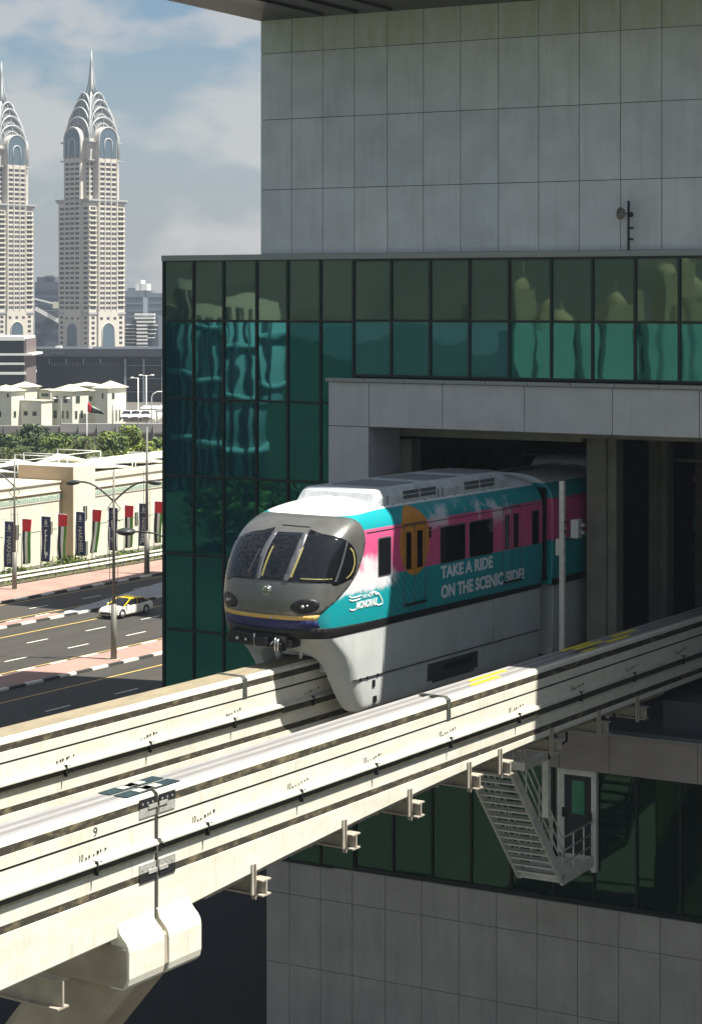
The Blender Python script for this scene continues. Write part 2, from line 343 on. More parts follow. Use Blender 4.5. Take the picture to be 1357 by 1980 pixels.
mb.box(-27.62, -27.4, V0+2.2, V0+28, 11.4, 19.4, 0); mb.box(-27.4, UR, V0+27.6, V0+28, 11.4, 20.5, 0)
mb.box(-27.6, UR, V0+1.6, V0+28, 19.42, 20.4, 0); mb.box(UR-.3, UR, V0, V0+28, 6, 31, 0)
for v in (56, 60, 64, 68): mb.box(-27.4, UR-.3, v, v+.35, 18.9, 19.41, 0)
mb.box(-22.15, -22.0, 55.2, V0+27.5, 11.4, 19.4, 0)  # dark partition added behind the columns to block light and hide the rear car
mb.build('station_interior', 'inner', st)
mb = MB(); mb.box(-27.62, -27.25, V0+1.62, V0+2.2, 11.4, 18.9); mb.box(-27.75, -22.0, V0+1.62, V0+1.95, 19.0, 19.415)
mb.box(-22.0, UR, V0+1.62, V0+1.95, 19.12, 19.415); mb.build('lintel_beam', 'column', st)
for v in (54.3, 58.4, 62.5, 66.6):
    mb = MB(); mb.box(-22.32, -21.72, v, v+.65, 11.38, 19.41); mb.box(-21.72, -21.45, v+.1, v+.65, 11.38, 19.41)
    mb.build('column', 'column', st, bevel=.03)
for v in (55.5, 59.5, 63.5):
    mb = MB(); mb.box(-17.3, -16.7, v, v+.65, 11.38, 19.41); mb.build('column', 'column', st, bevel=.03)
mb = MB(); mb.tube([(-27, 60.5, 18.0), (UR-.4, 60.5, 18.0)], .05); mb.build('ceiling_pipe', 'steel', st)
mb = MB()
for k in range(5): mb.box(-27.39, -27.36, V0+2.6+k*1.5, V0+3.9+k*1.5, 16.2, 18.2, 0)
mb.build('interior_window', 'g_low', st)
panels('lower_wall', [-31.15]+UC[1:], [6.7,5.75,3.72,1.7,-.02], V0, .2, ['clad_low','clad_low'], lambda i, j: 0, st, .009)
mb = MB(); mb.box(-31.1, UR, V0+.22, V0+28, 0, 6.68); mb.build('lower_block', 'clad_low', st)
mb = MB(); mb.box(-3, 10, 38, V0+30, 0, 27); mb.build('extra_wing', 'clad', st)  # unseen wing, added to cut the sky light reaching the train from the right
mb = MB()
for k in range(9): mb.box(-3.05, -3.0, 39+k*2.7, 41+k*2.7, 3, 23)
mb.build('extra_wing_window', 'g_low', st)
# door at the foot of the stairs
mb = MB(); z0, z1 = 7.95, 10.35
mb.box(-21.98, -21.78, V0-.06, V0+.1, z0, z1); mb.box(-21.0, -20.86, V0-.06, V0+.1, z0-.3, z1); mb.box(-21.78, -21.0, V0-.06, V0+.1, z1-.16, z1)
mb.box(-21.98, -21.0, V0-.06, V0+.1, z0-.25, z0+.12)
dr = mb.build('door', 'white_steel', st)
mb = MB(); mb.box(-21.76, -21.02, V0-.03, V0+.02, z0+.14, z1-.18); mb.build('door_panel', 'dark', dr)
mb = MB(); mb.box(-21.56, -21.2, V0-.045, V0-.032, 9.15, 10.05); mb.build('door_glass', 'g_exit', dr)
mb = MB(); mb.box(-21.06, -20.98, V0-.16, V0-.06, 9.0, 9.25); mb.build('handle', 'black', dr)
mb = MB(); mb.box(-21.82, -21.76, V0-.12, V0-.06, 9.05, 9.3); mb.build('hinge', 'black', dr)
# dish aerial on the upper wall
p = atv(1219, 482, V0); an = thing('dish_antenna', 'small dish antenna on a thin pole fixed to the upper grey wall', 'antenna', (p.x, V0-.1, p.z))
pt = atv(1219, 388, V0)
mb = MB(); mb.tube([(p.x, V0-.15, p.z-.02), (p.x, V0-.15, pt.z)], .035); mb.box(p.x-.04, p.x+.04, V0-.15, V0+.1, p.z+.25, p.z+.3); mb.box(p.x-.04, p.x+.04, V0-.15, V0+.1, p.z+.55, p.z+.6); mb.build('pole', 'dark', an)
cz = p.z+.95
mb = MB(); mb.tube([(p.x-.08, V0-.2, cz), (p.x-.12, V0-.26, cz), (p.x-.17, V0-.33, cz)], [.02, .13, .17], 16); mb.build('dish', 'column', an)
mb = MB(); mb.tube([(p.x+.06, V0-.15, cz-.05), (p.x-.05, V0-.22, cz), (p.x-.21, V0-.42, cz+.03)], .014, 6); mb.ball((p.x+.07, V0-.15, cz-.03), .07); mb.build('feed_arm', 'dark', an)
# ================================================================== GUIDEWAY BEAMS
def beam(name, label, uc, slope, v0, v1, bot, top_m, track_m, group, joints, clips, old):
    """uc(v)=uc+slope*(v-41.6); bot(v)=depth of the beam"""
    B = math.atan(slope); cb, sb = math.cos(B), math.sin(B)
    ctr = lambda v: uc+slope*(v-41.6)
    r = thing(name, label, 'monorail beam', (ctr(v0), v0, 14.3-2.0), 0, group)
    def at(x, v, z): return Vector((ctr(v)+x*cb, v-x*sb, 14.3+z))
    vs_ = [v0+(v1-v0)*i/24 for i in range(25)]
    def sweep(prof, name, mats, parent=r, a=v0, b=v1, n=24, smooth=False):
        mb = MB(); N = len(prof(vs_[0]))
        st_ = [a+(b-a)*i/n for i in range(n+1)]
        vs = [at(x, v, z) for v in st_ for (x, z, m) in prof(v)]
        mb.v = [tuple(p) for p in vs]
        for i in range(n):
            for k in range(N):
                mb.f.append([i*N+k, i*N+(k+1) % N, (i+1)*N+(k+1) % N, (i+1)*N+k]); mb.m.append(prof(v0)[k][2]); mb.sm.append(False)
        mb.f.append(list(range(N-1, -1, -1))); mb.m.append(0); mb.sm.append(False)
        mb.f.append(list(range(n*N, (n+1)*N))); mb.m.append(0); mb.sm.append(False)
        return mb.build(name, mats, parent)
    def prof(v):
        d = bot(v)
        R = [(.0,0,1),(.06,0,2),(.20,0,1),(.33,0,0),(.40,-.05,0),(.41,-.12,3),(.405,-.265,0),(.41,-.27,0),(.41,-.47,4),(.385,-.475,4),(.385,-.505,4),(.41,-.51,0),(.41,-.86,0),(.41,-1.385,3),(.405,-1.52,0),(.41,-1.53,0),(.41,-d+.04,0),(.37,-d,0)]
        Lf = [(-x, z, 0) for x, z, m in reversed(R[1:])]
        Lm = [0]*len(Lf)
        for i, (x, z, m) in enumerate(Lf):
            if abs(z+.265) < .004 and abs(x) < .407: Lm[i] = 3
            if abs(z+1.52) < .005: Lm[i] = 3
            if abs(z+.505) < .004 or abs(z+.475) < .004: Lm[i] = 4
        Lf = [(x, z, Lm[i]) for i, (x, z, m) in enumerate(Lf)]
        k = len(Lf); # top left segments
        Lf[-3] = (-.33, 0, 1); Lf[-2] = (-.20, 0, 2); Lf[-1] = (-.06, 0, 1)
        Lf = [q for q in Lf]; R[0] = (.0, 0, 1)
        return R+Lf
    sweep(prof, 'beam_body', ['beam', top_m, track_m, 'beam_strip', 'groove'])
    # conductor rail on both sides
    for s in (1, -1):
        rl = lambda v, s=s: [(s*.41, -.84, 0), (s*.46, -.84, 0), (s*.485, -.86, 0), (s*.485, -.885, 0), (s*.52, -.89, 0), (s*.52, -.92, 0), (s*.44, -.93, 0), (s*.41, -.93, 0)][::s]
        sweep(rl, 'conductor_rail', ['steel_light'])
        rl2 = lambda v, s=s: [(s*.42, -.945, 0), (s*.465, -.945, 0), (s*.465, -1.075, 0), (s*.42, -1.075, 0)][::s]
        sweep(rl2, 'rail_shade_strip', ['rail_shade_strip'])  # dark olive strip standing in for the shadow band under the conductor rail
    # insulator clips and stencilled marks on the side that faces the camera
    for v in clips:
        if not (v0+.2 < v < v1-.2): continue
        mb = MB()
        def bx(x0, x1, a, b, z0, z1, m=0):
            vs = [at(x, vv, z) for x in (x0, x1) for vv in (a, b) for z in (z0, z1)]
            mb.add(vs, [(0,1,3,2),(4,6,7,5),(0,4,5,1),(2,3,7,6),(0,2,6,4),(1,5,7,3)], m)
        bx(.41, .53, v-.02, v+.02, -1.0, -.84); bx(.41, .54, v-.01, v+.01, -1.08, -1.0); bx(.412, .50, v+.12, v+.14, -.97, -.86)
        for k in range(6):
            a = v-.2+k*.10+random.uniform(-.02, .02); zz = -.79+.012*k; bx(.411, .425, a, a+random.uniform(.012, .045), zz, zz+random.uniform(.015, .055))
        mb.build('rail_clip', ['black'], r)
        if not old:
            text_part('stencil_mark', '10', 'black', r, (v-.34, -.80, v-.24, -.68), lambda a, b, h: at(.413+h, a, b)-Vector(ORG[r.name]), .002)
    for v in joints:
        mb = MB()
        pr = [(-.42,-.5),(-.42,-.05),(-.34,.012),(.34,.012),(.42,-.05),(.422,-.5)]
        vs = [at(x, vv, z) for vv in (v-.08, v+.08) for x, z in pr]
        mb.add(vs, [(i, i+1, 7+i, 6+i) for i in range(5)], 0)
        o = mb.build('joint_cover', 'dark_plate', r); sm = o.modifiers.new('thick', 'SOLIDIFY'); sm.thickness = .01
    return r, at
M['steel_light'] = mat('rail_aluminium', (.62, .60, .52), .4, .2, .1, 6)
M['rail_shade_strip'] = mat('rail_shade_olive', (.055,.052,.035), .6, 0, .2, 5)
M['dark_plate'] = mat('joint_cover_plate', (.085, .095, .08), .5, .3, .3, 8)
GR = 'white monorail guideway beams'
UN = -20.15; SN = .075
def dep_far(v): return 1.68+max(0, (45-v)/14)**1.6*.62
def dep_near(v): return 2.30+min(.25, max(0, (31-v))*.03)
CL = [22.6+.1, 25.6, 28.6, 31.7, 34.7, 37.4, 40.4, 43.5, 46.6, 49.6, 52.6]
bl, at_l = beam('guideway_beam', 'far white guideway beam with dirty brown top that the train straddles', -25.3, .085, 12, 78, lambda v: 2.0, 'beam_top_old', 'beam_top_old', GR, [40.4], [v-.5 for v in CL]+[28.9+.5], True)
bn1, at_n = beam('guideway_beam', 'near white guideway beam left of the finger joint with number nine stencilled', UN, SN, 12, 30.27, dep_near, 'beam_top', 'beam_track', GR, [], CL, False)
bn2, at_n = beam('guideway_beam', 'near white guideway beam right of the finger joint with yellow patches running into the portal', UN, SN, 30.38, 78, dep_far, 'beam_top', 'beam_track', GR, [40.45], CL, False)
text_part('stencil_number', '9', 'black', bn1, (28.62, -.45, 28.72, -.29), lambda a, b, h: at_n(.413+h, a, b)-Vector(ORG[bn1.name]), .002)
def patchq(parent, name, m, x0, x1, va, vb, z=.004, th=.006):
    mb = MB(); vs = [at_n(x, v, zz) for x, v in ((x0,va),(x1,va),(x1,vb),(x0,vb)) for zz in (z, z+th)]
    mb.add(vs, [(1,3,5,7),(0,6,4,2),(0,2,3,1),(2,4,5,3),(4,6,7,5),(6,0,1,7)]); return mb.build(name, m, parent)
for x0, x1, a, b, m in ((.06,.19,41.9,43.2,'yellow'),(-.19,-.07,42.3,44.0,'yellow'),(.06,.2,46.9,48.2,'dark_plate'),(.2,.3,47.2,47.9,'yellow'),(-.3,-.18,47.0,48.6,'yellow'),(-.12,0,47.4,48.9,'yellow'),(.06,.2,48.8,50.0,'yellow'),(-.2,-.07,49.6,51,'yellow'),(.06,.19,40.2,40.42,'black'),(-.19,-.07,40.2,40.42,'black')):
    patchq(bn2, 'running_surface_patch', m, x0, x1, a, b, .004 if m != 'black' else .02)
for bm_, s in ((bn1, -1), (bn2, 1)):
    vj = 30.34
    for x0, x1 in ((.05, .34), (-.3, -.03)):
        patchq(bm_, 'finger_plate', 'plate', x0, x1, vj+s*.07 if s > 0 else vj-.75, vj+.75 if s > 0 else vj-.07, .008, .012)
        patchq(bm_, 'finger_plate', 'steel_light', x0+.06, x1-.05, vj-.25+s*.1, vj+.2+s*.1, .022, .01)
    for zt, h in ((-.06, .34), (-1.2, .34)):
        mb = MB()
        def bx(x0, x1, a, b, z0, z1, m=0):
            vs = [at_n(x, vv, z) for x in (x0, x1) for vv in (a, b) for z in (z0, z1)]
            mb.add(vs, [(0,1,3,2),(4,6,7,5),(0,4,5,1),(2,3,7,6),(0,2,6,4),(1,5,7,3)], m)
        a0, a1 = (vj-.5, vj-.05) if s < 0 else (vj+.05, vj+.5)
        bx(.411, .43, a0, a1, zt-h*.5, zt-.02, 1 if zt > -1 else 0); bx(.411, .43, a0, a1, zt-h, zt-h*.5-.01, 0 if zt > -1 else 1)
        bx(.43, .45, vj-.12+s*.15, vj+.12+s*.15, zt-h*.62, zt-h*.42, 0)
        for q in range(3): bx(.43, .44, a0+.06+q*.14, a0+.09+q*.14, zt-h*.35, zt-h*.25, 0)
        mb.build('finger_joint', ['steel', 'dark'], bm_)
mb = MB(); vs = [at_n(x, v, z) for x in (-.37, .37) for v in (30.265, 30.385) for z in (-2.3, -.03)]; mb.add(vs, [(0,1,3,2),(4,6,7,5),(0,4,5,1),(2,3,7,6),(0,2,6,4),(1,5,7,3)]); mb.build('gap_dark_plate', 'groove', bn2)  # dark plate added so the beam gap stays black instead of sunlit
# rounded end blocks of the two near beams over the pier
for bm_, a, b, dz in ((bn1, 29.26, 30.24, -.05), (bn2, 30.36, 31.3, 0)):
    mb = MB(); xs = .66; poly = [(a, -3.25), (b, -3.25), (b, -2.3), (a, -2.3)]
    vs = [at_n(x, v, z) for v in (a, b) for x, z in ((.25,-3.22),(.50,-3.22),(.58,-3.19),(.64,-3.12),(.67,-3.0),(.67,-2.55),(.65,-2.45),(.60,-2.37),(.52,-2.30),(.45,-2.22),(.412,-2.08),(.25,-2.08))]
    mb.add(vs, [tuple(range(11,-1,-1)), tuple(range(12,24))]+[(i, (i+1)%12, 12+(i+1)%12, 12+i) for i in range(12)])
    mb.build('end_block', 'beam', bm_, bevel=.02)
# pier
pr = thing('guideway_pier', 'tan concrete pier head and splayed legs beneath the near beam joint', 'pier', at_n(-2.2, 30.1, -14.3))
mb = MB(); vs = [at_n(x, v, z) for v in (29.24, 31.1) for x, z in ((-5.8,-3.2),(.55,-3.2),(.64,-3.0),(.62,-2.45),(-5.8,-2.32))]
mb.add(vs, [(4,3,2,1,0),(5,6,7,8,9)]+[(i, (i+1)%5, 5+(i+1)%5, 5+i) for i in range(5)]); mb.build('crosshead', 'pier', pr, bevel=.06)
for xa, xb, va in ((-.45, -3.9, 30.1), (-5.6, -4.6, 30.1)):
    mb = MB(); p0 = at_n(xa, va, -3.16); p1 = at_n(xb, va, -7.2); s = 1 if xa > -2 else -1
    vs = []
    for p, hw, hv in ((p0, .95, .62), (p1, .9, .7)):
        vs += [p+Vector((sx*hw, sy*hv, 0)) for sx, sy in ((-1,-.8),(-.8,-1),(.8,-1),(1,-.8),(1,.8),(.8,1),(-.8,1),(-1,.8))]
    mb.add(vs, [tuple(range(7,-1,-1)), tuple(range(8,16))]+[(i, (i+1)%8, 8+(i+1)%8, 8+i) for i in range(8)]); mb.build('leg', 'pier', pr, bevel=.04)
mb = MB(); c = at_n(-4.2, 30.1, -14.3); mb.box(c.x-1.8, c.x+1.8, c.y-1.1, c.y+1.1, 0, 7.6); mb.build('column', 'pier', pr, bevel=.1)
# steel cross beams with hanger plates
def cross_beam(v, label, xr=.60, big=False):
    b = thing('steel_cross_beam', label, 'steel beam', at_n(0, v, -2.6), 0, 'steel cross beams slung under the guideway')
    zt = -dep_far(v)-.12 if v > 30 else -2.75; h = .31 if not big else .5
    def bx(mb, x0, x1, a, c, z0, z1, m=0):
        vs = [at_n(x, vv, z) for x in (x0, x1) for vv in (a, c) for z in (z0, z1)]
        mb.add(vs, [(0,1,3,2),(4,6,7,5),(0,4,5,1),(2,3,7,6),(0,2,6,4),(1,5,7,3)], m)
    mb = MB(); bx(mb, -5.6, xr, v-.14, v+.14, zt-.03, zt); bx(mb, -5.6, xr, v-.14, v+.14, zt-h, zt-h+.03); bx(mb, -5.6, xr, v-.02, v+.02, zt-h+.03, zt-.03)
    mb.build('i_beam', 'steel_tan', b)
    for x in ((.42, -.42) if not big else ()):
        mb = MB(); bx(mb, x-.05, x+.05, v-.17, v-.145, zt-h-.06, zt+.30); bx(mb, x-.02, x+.02, v-.25, v-.17, zt-h*.9, zt+.30); mb.build('hanger_plate', 'steel_tan', b)
    return b
cbs = [(28.1,'steel I beam end sticking out left of the pier head'),(33.4,'first steel cross beam right of the pier, above the dark gap'),(36.5,'second steel cross beam right of the pier at the corner of the lower wall'),(39.0,'third steel cross beam right of the pier above the dark lower glass'),
       (41.5,'fourth steel cross beam right of the pier, left of the stairs'),(42.9,'steel cross beam just touching the left top of the stairs'),(45.4,'steel cross beam over the stair head beside the door frame'),(47.9,'steel cross beam in front of the fascia right of the stair head'),(50.1,'rightmost steel cross beam by the platform slab')]
for v, lb in cbs: cross_beam(v, lb, .2 if v < 30 else .60, v < 30)
wg = thing('walkway_girder', 'thin tan girder with cable tray running along under the near beam', 'girder', at_n(.2, 40, -2.3))
mb = MB()
for i in range(20):
    a = 32+i; b = a+1
    za, zb = -dep_far(a)-.13, -dep_far(b)-.13
    for x in (.12, -.3):
        mb.add([at_n(x-.1,a,za),at_n(x+.1,a,za),at_n(x+.1,b,zb),at_n(x-.1,b,zb),at_n(x-.1,a,za+.1),at_n(x+.1,a,za+.1),at_n(x+.1,b,zb+.1),at_n(x-.1,b,zb+.1)], [(0,3,2,1),(4,5,6,7),(0,1,5,4),(1,2,6,5),(2,3,7,6),(3,0,4,7)])
mb.build('girder', 'steel_tan', wg)
for v in (45.6, 48.2):
    mb = MB(); mb.tube([at_n(.3, v, -1.75), at_n(.42, v+.2, -1.98), at_n(.4, v+.45, -1.95), at_n(.3, v+.65, -1.8)], .03, 6); mb.build('cable', 'black', wg)
# ================================================================== STAIRS
sr = thing('metal_staircase', 'white steel open staircase hanging between the guideway and the lower door', 'staircase', (-21.7, 49.3, 7.9))
UL_, UR_ = -22.15, -20.95; vt, zt, vb, zb = 46.1, 11.55, 49.35, 7.98
for u in (UL_, UR_):
    mb = MB(); mb.bar((u, vt, zt), (u, vb, zb), .07, .26); 
    if u == UR_: mb.bar((u, vb-.03, zb-.02), (u, V0-.08, zb-.02), .07, .26)
    mb.build('stringer', 'white_steel', sr)
N = 16
for k in range(N):
    f = (k+.5)/N; v = vt+(vb-vt)*f; z = zt+(zb-zt)*f
    mb = MB(); mb.box(UL_+.04, UR_-.04, v-.15, v+.13, z, z+.035); mb.build('tread', 'white_steel', sr)
mb = MB(); mb.box(UL_+.04, UR_-.04, vb-.05, V0-.1, zb-.06, zb-.02); mb.bar((UL_, vb, zb-.03), (UL_, V0-.08, zb-.03), .06, .2); mb.bar((UL_, vb, zb-.02), (UR_, vb, zb-.02), .05, .14); mb.build('landing', 'white_steel', sr)
for u in (UL_, UR_):
    mb = MB(); r_ = .022
    for h in (1.05, .72, .4):
        pts = [(u, vt+.2, zt+h-.1), (u, vb-.05, zb+h+.1), (u, vb+.1, zb+h), (u, V0-.12, zb+h)]
        mb.tube(pts, r_, 6)
    for f in (.06, .3, .55, .8, 1): v = vt+(vb-vt)*f; z = zt+(zb-zt)*f; mb.tube([(u, v, z), (u, v, z+1.08)], r_, 6)
    for v in (50.1, 50.8, V0-.14): mb.tube([(u, v, zb), (u, v, zb+1.05)], r_, 6)
    mb.build('handrail', 'white_steel', sr)
mb = MB(); mb.box(-20.66, -20.5, 47.4, 47.56, 10.05, 12.4); mb.box(-22.3, -20.5, 46.0, 46.2, 11.5, 11.7); mb.box(-20.66, -20.5, 46.2, 47.56, 11.5, 11.7); mb.build('hanger_post', 'white_steel', sr)
# ================================================================== SIGNAL POST
sp = thing('signal_post', 'slim white post with a small grey light box standing between the beams by the train', 'post', (-22.2, 51.9, 11.4))
p = atv(1087, 930, 51.9)
mb = MB(); mb.box(p.x-.07, p.x+.07, 51.83, 51.97, 11.4, p.z); mb.build('post', 'white_steel', sp, bevel=.015)
mb = MB(); bxp = atv(1112, 1022, 51.9); mb.box(bxp.x-.08, bxp.x+.14, 51.75, 52.05, bxp.z-.25, bxp.z+.25); mb.build('light_box', mat('box_grey', (.5,.5,.46), .5), sp, bevel=.02)
mb = MB(); mb.box(p.x+.07, bxp.x-.08, 51.85, 51.95, bxp.z-.12, bxp.z-.08); mb.box(p.x+.07, bxp.x-.08, 51.85, 51.95, bxp.z+.14, bxp.z+.18); mb.tube([(p.x+.05, 51.9, bxp.z-.3), (p.x+.3, 51.9, bxp.z-.3), (bxp.x, 51.9, bxp.z-.24)], .015, 6); mb.build('bracket', 'dark', sp)
for dz in (.1, -.1): mb = MB(); mb.tube([(bxp.x+.14, 51.9, bxp.z+dz), (bxp.x+.28, 51.9, bxp.z+dz)], .06, 10); mb.build('lamp', 'coping', sp)
mb = MB(); mb.box(p.x-.16, p.x-.07, 51.8, 52.0, bxp.z-.75, bxp.z-.3); mb.build('switch_box', 'white_steel', sp, bevel=.01)
cb_ = thing('equipment_cabinet', 'grey metal cabinet at the foot of the first portal column', 'cabinet', (-21.9, 54.1, 11.4))
mb = MB(); mb.box(-22.3, -21.8, 53.95, 54.28, 11.4, 12.9); mb.build('cabinet_body', 'column', cb_, bevel=.02)
mb = MB(); mb.box(-22.26, -21.84, 53.93, 53.948, 11.5, 12.85); mb.build('door', 'column', cb_)
# ================================================================== MONORAIL TRAIN  (local: x to the camera side, y back along the track, z up from the beam top)
TB = math.atan(.085)
tr = thing('monorail_train', 'grey nosed monorail train in teal and pink livery leaving the station portal', 'train', (-25.30, 41.6, 14.3), -TB)
T0 = [(.72,.12),(1.0,.02),(1.3,0),(1.6,.0),(2.0,.06),(2.4,.22),(2.7,.4),(3.0,.68),(3.2,.95),(3.4,1.3),(3.55,1.7),(3.7,2.5),(3.78,3.4)]
TW, ZT, TD, TN, TC = 1.53, 3.78, .85, 2.5, 2.3
def itp(tab, z):
    if z <= tab[0][0]: return tab[0][1]
    for (a, b), (c, d) in zip(tab, tab[1:]):
        if z <= c:
            k = (z-a)/(c-a); return b+(d-b)*k
    return tab[-1][1]
def itps(tab, z): return sum(itp(tab, z+q*.06) for q in (-2,-1,0,1,2))/5
def nW(z):
    if z < 1.6: return TW-.06*((1.6-z)/.85)**2
    if z < 2.8: return TW
    k = min(1, (z-2.8)/(ZT-2.8)); return TW*(1-k**3)**(1/2.6)
def nT(y, z, wdt=None):
    ww = wdt or nW(z)
    a = min(1, abs(y)/max(ww, 1e-6)); return itps(T0, z)+TD*(1-max(0, 1-a**TN)**(1/TN))
def nR(phi, z):
    s, c = math.sin(math.radians(phi)), math.cos(math.radians(phi)); lo, hi = 0, 6
    for _ in range(26):
        r = (lo+hi)/2; x, t = r*s, TC-r*c
        if abs(x) < nW(z) and t > nT(x, z): lo = r
        else: hi = r
    return lo
def npt(phi, z, off=0):
    r = nR(phi, z)+off; return Vector((r*math.sin(math.radians(phi)), TC-r*math.cos(math.radians(phi)), z))
def livery():
    m = bpy.data.materials.new('train_livery'); m.use_nodes = True; n = m.node_tree; b = n.nodes['Principled BSDF']; b.inputs['Roughness'].default_value = .32
    b.inputs['Coat Weight'].default_value = .25; b.inputs['Coat Roughness'].default_value = .1
    N = n.nodes.new; K = n.links.new
    co = N('ShaderNodeTexCoord'); sp = N('ShaderNodeSeparateXYZ'); K(co.outputs['Object'], sp.inputs[0])
    def mth(op, a, b_=None, c=None, cl=False):
        q = N('ShaderNodeMath'); q.operation = op; q.use_clamp = cl
        for i, x in enumerate((a, b_, c)):
            if x is None: continue
            if isinstance(x, (int, float)): q.inputs[i].default_value = x
            else: K(x, q.inputs[i])
        return q.outputs[0]
    def mix(f, a, b_):
        q = N('ShaderNodeMixRGB'); K(f, q.inputs[0])
        for i, x in ((1, a), (2, b_)):
            if isinstance(x, tuple): q.inputs[i].default_value = (*x, 1)
            else: K(x, q.inputs[i])
        return q.outputs[0]
    def noise(sc, det=5, vec=None, rough=.55):
        q = N('ShaderNodeTexNoise'); q.inputs['Scale'].default_value = sc; q.inputs['Detail'].default_value = det; q.inputs['Roughness'].default_value = rough
        K(vec or co.outputs['Object'], q.inputs['Vector']); return q.outputs['Fac']
    def smooth(v, a, b_):
        q = N('ShaderNodeMapRange'); q.interpolation_type = 'SMOOTHSTEP'; q.inputs[1].default_value = a; q.inputs[2].default_value = b_
        K(v, q.inputs[0]); return q.outputs[0]
    x, y, z = sp.outputs
    z2 = mth('ADD', z, mth('MULTIPLY', mth('SUBTRACT', noise(3), .5), .0))
    teal, tealD, pink = (.006,.30,.33), (.012,.20,.23), (.66,.10,.24)
    col = mix(smooth(z2, 1.93, 1.97), teal, pink)
    pf = mth('MULTIPLY', smooth(mth('ADD', z, noise(1.2)), 2.9, 3.3), .0)
    # light pink fading to white clouds near the nose
    ym = mth('MULTIPLY', mth('SUBTRACT', 1, smooth(y, 2.6, 4.0)), mth('MULTIPLY', smooth(z, 1.5, 1.85), mth('SUBTRACT', 1, smooth(z, 2.0, 2.9))))
    cl = smooth(mth('ADD', noise(2.2, 5), mth('MULTIPLY', ym, .40)), .55, .82)
    col = mix(mth('MULTIPLY', cl, mth('MULTIPLY', smooth(ym, 0, .5), .9)), col, (.80,.74,.76))
    # white smoke over the teal roof band
    ym2 = mth('MULTIPLY', mth('MULTIPLY', smooth(y, 4.5, 5.6), mth('SUBTRACT', 1, smooth(y, 8.4, 10.0))), mth('MULTIPLY', smooth(z, 2.6, 3.0), mth('SUBTRACT', 1, smooth(z, 3.25, 3.55))))
    col = mix(smooth(z2, 3.10, 3.14), col, teal)
    col = mix(mth('MULTIPLY', smooth(noise(1.5, 7, None, .62), .50, .60), mth('MULTIPLY', ym2, .75)), col, (.75,.72,.78))
    # palm frond line pattern below the doors
    wv = N('ShaderNodeTexWave'); wv.wave_type = 'BANDS'; wv.bands_direction = 'DIAGONAL'; wv.inputs['Scale'].default_value = 2.6; wv.inputs['Distortion'].default_value = 1.2; wv.inputs['Detail'].default_value = 0
    K(co.outputs['Object'], wv.inputs['Vector'])
    pm = mth('MULTIPLY', mth('MULTIPLY', smooth(y, 3.0, 3.3), mth('SUBTRACT', 1, smooth(y, 5.1, 5.4))), mth('SUBTRACT', 1, smooth(z, 1.85, 1.93)))
    col = mix(mth('MULTIPLY', smooth(wv.outputs['Fac'], .62, .7), mth('MULTIPLY', pm, .5)), col, (.012,.14,.16))
    # orange balloon
    d = mth('ADD', mth('POWER', mth('DIVIDE', mth('SUBTRACT', y, 4.36), .69), 2), mth('POWER', mth('DIVIDE', mth('SUBTRACT', z, 2.66), .86), 2))
    org_ = mix(smooth(noise(5), .3, .7), (.50,.20,.025), (.60,.26,.04))
    col = mix(mth('LESS_THAN', d, 1), col, org_)
    # white roof
    rf = smooth(mth('ADD', z, mth('MULTIPLY', smooth(y, 1.3, 3.4), -.07)), 3.452, 3.462)
    col = mix(rf, col, (.74,.75,.74))
    dirt = noise(6, 6)
    col = mix(mth('MULTIPLY', smooth(dirt, .45, .8), .16), col, (.15,.14,.12))
    K(col, b.inputs['Base Color']); return m
M['livery'] = livery()
M['mask'] = mat('nose_paint', (.15, .15, .14), .3, .35, .06, 3); M['mask'].node_tree.nodes['Principled BSDF'].inputs['Coat Weight'].default_value = .3
M['tglass'] = mat('train_glass', (.008,.009,.011), .06, 0, spec=.6)
M['tblack'] = mat('train_belt', (.012,.012,.013), .45)
M['gold'] = mat('gold_stripe', (.62,.40,.12), .4); M['navy'] = mat('navy_stripe', (.018,.022,.10), .4)
M['skirt'] = mat('skirt_paint', (.47,.49,.47), .45, 0, .06, 1.5); M['ac'] = mat('roof_unit', (.56,.58,.59), .5, .1, .14, 2.5)
add_streaks(M['skirt'], (.26,.26,.23), (1.5, 2.5, .2), .52, .85, .5); add_streaks(M['ac'], (.22,.22,.21), (3, 3, .4), .5, .8, .5)
M['chrome'] = mat('chrome', (.6,.6,.58), .2, .9); M['trim_y'] = mat('cab_trim', (.36,.31,.10), .5)
M['silver'] = mat('window_bar', (.12,.12,.13), .4, .3); M['white_text'] = mat('white_lettering', (.72,.74,.76), .5); M['white_logo'] = mat('white_logo', (.85,.87,.87), .4)
ZL = [.72,.8,.9,1.0,1.15,1.3,1.45,1.6,1.8,2.0,2.2,2.4,2.6,2.7,2.8,2.9,3.0,3.1,3.2,3.28,3.35,3.42,3.48,3.54,3.6,3.65,3.69,3.72,3.745,3.765,3.775,3.779]
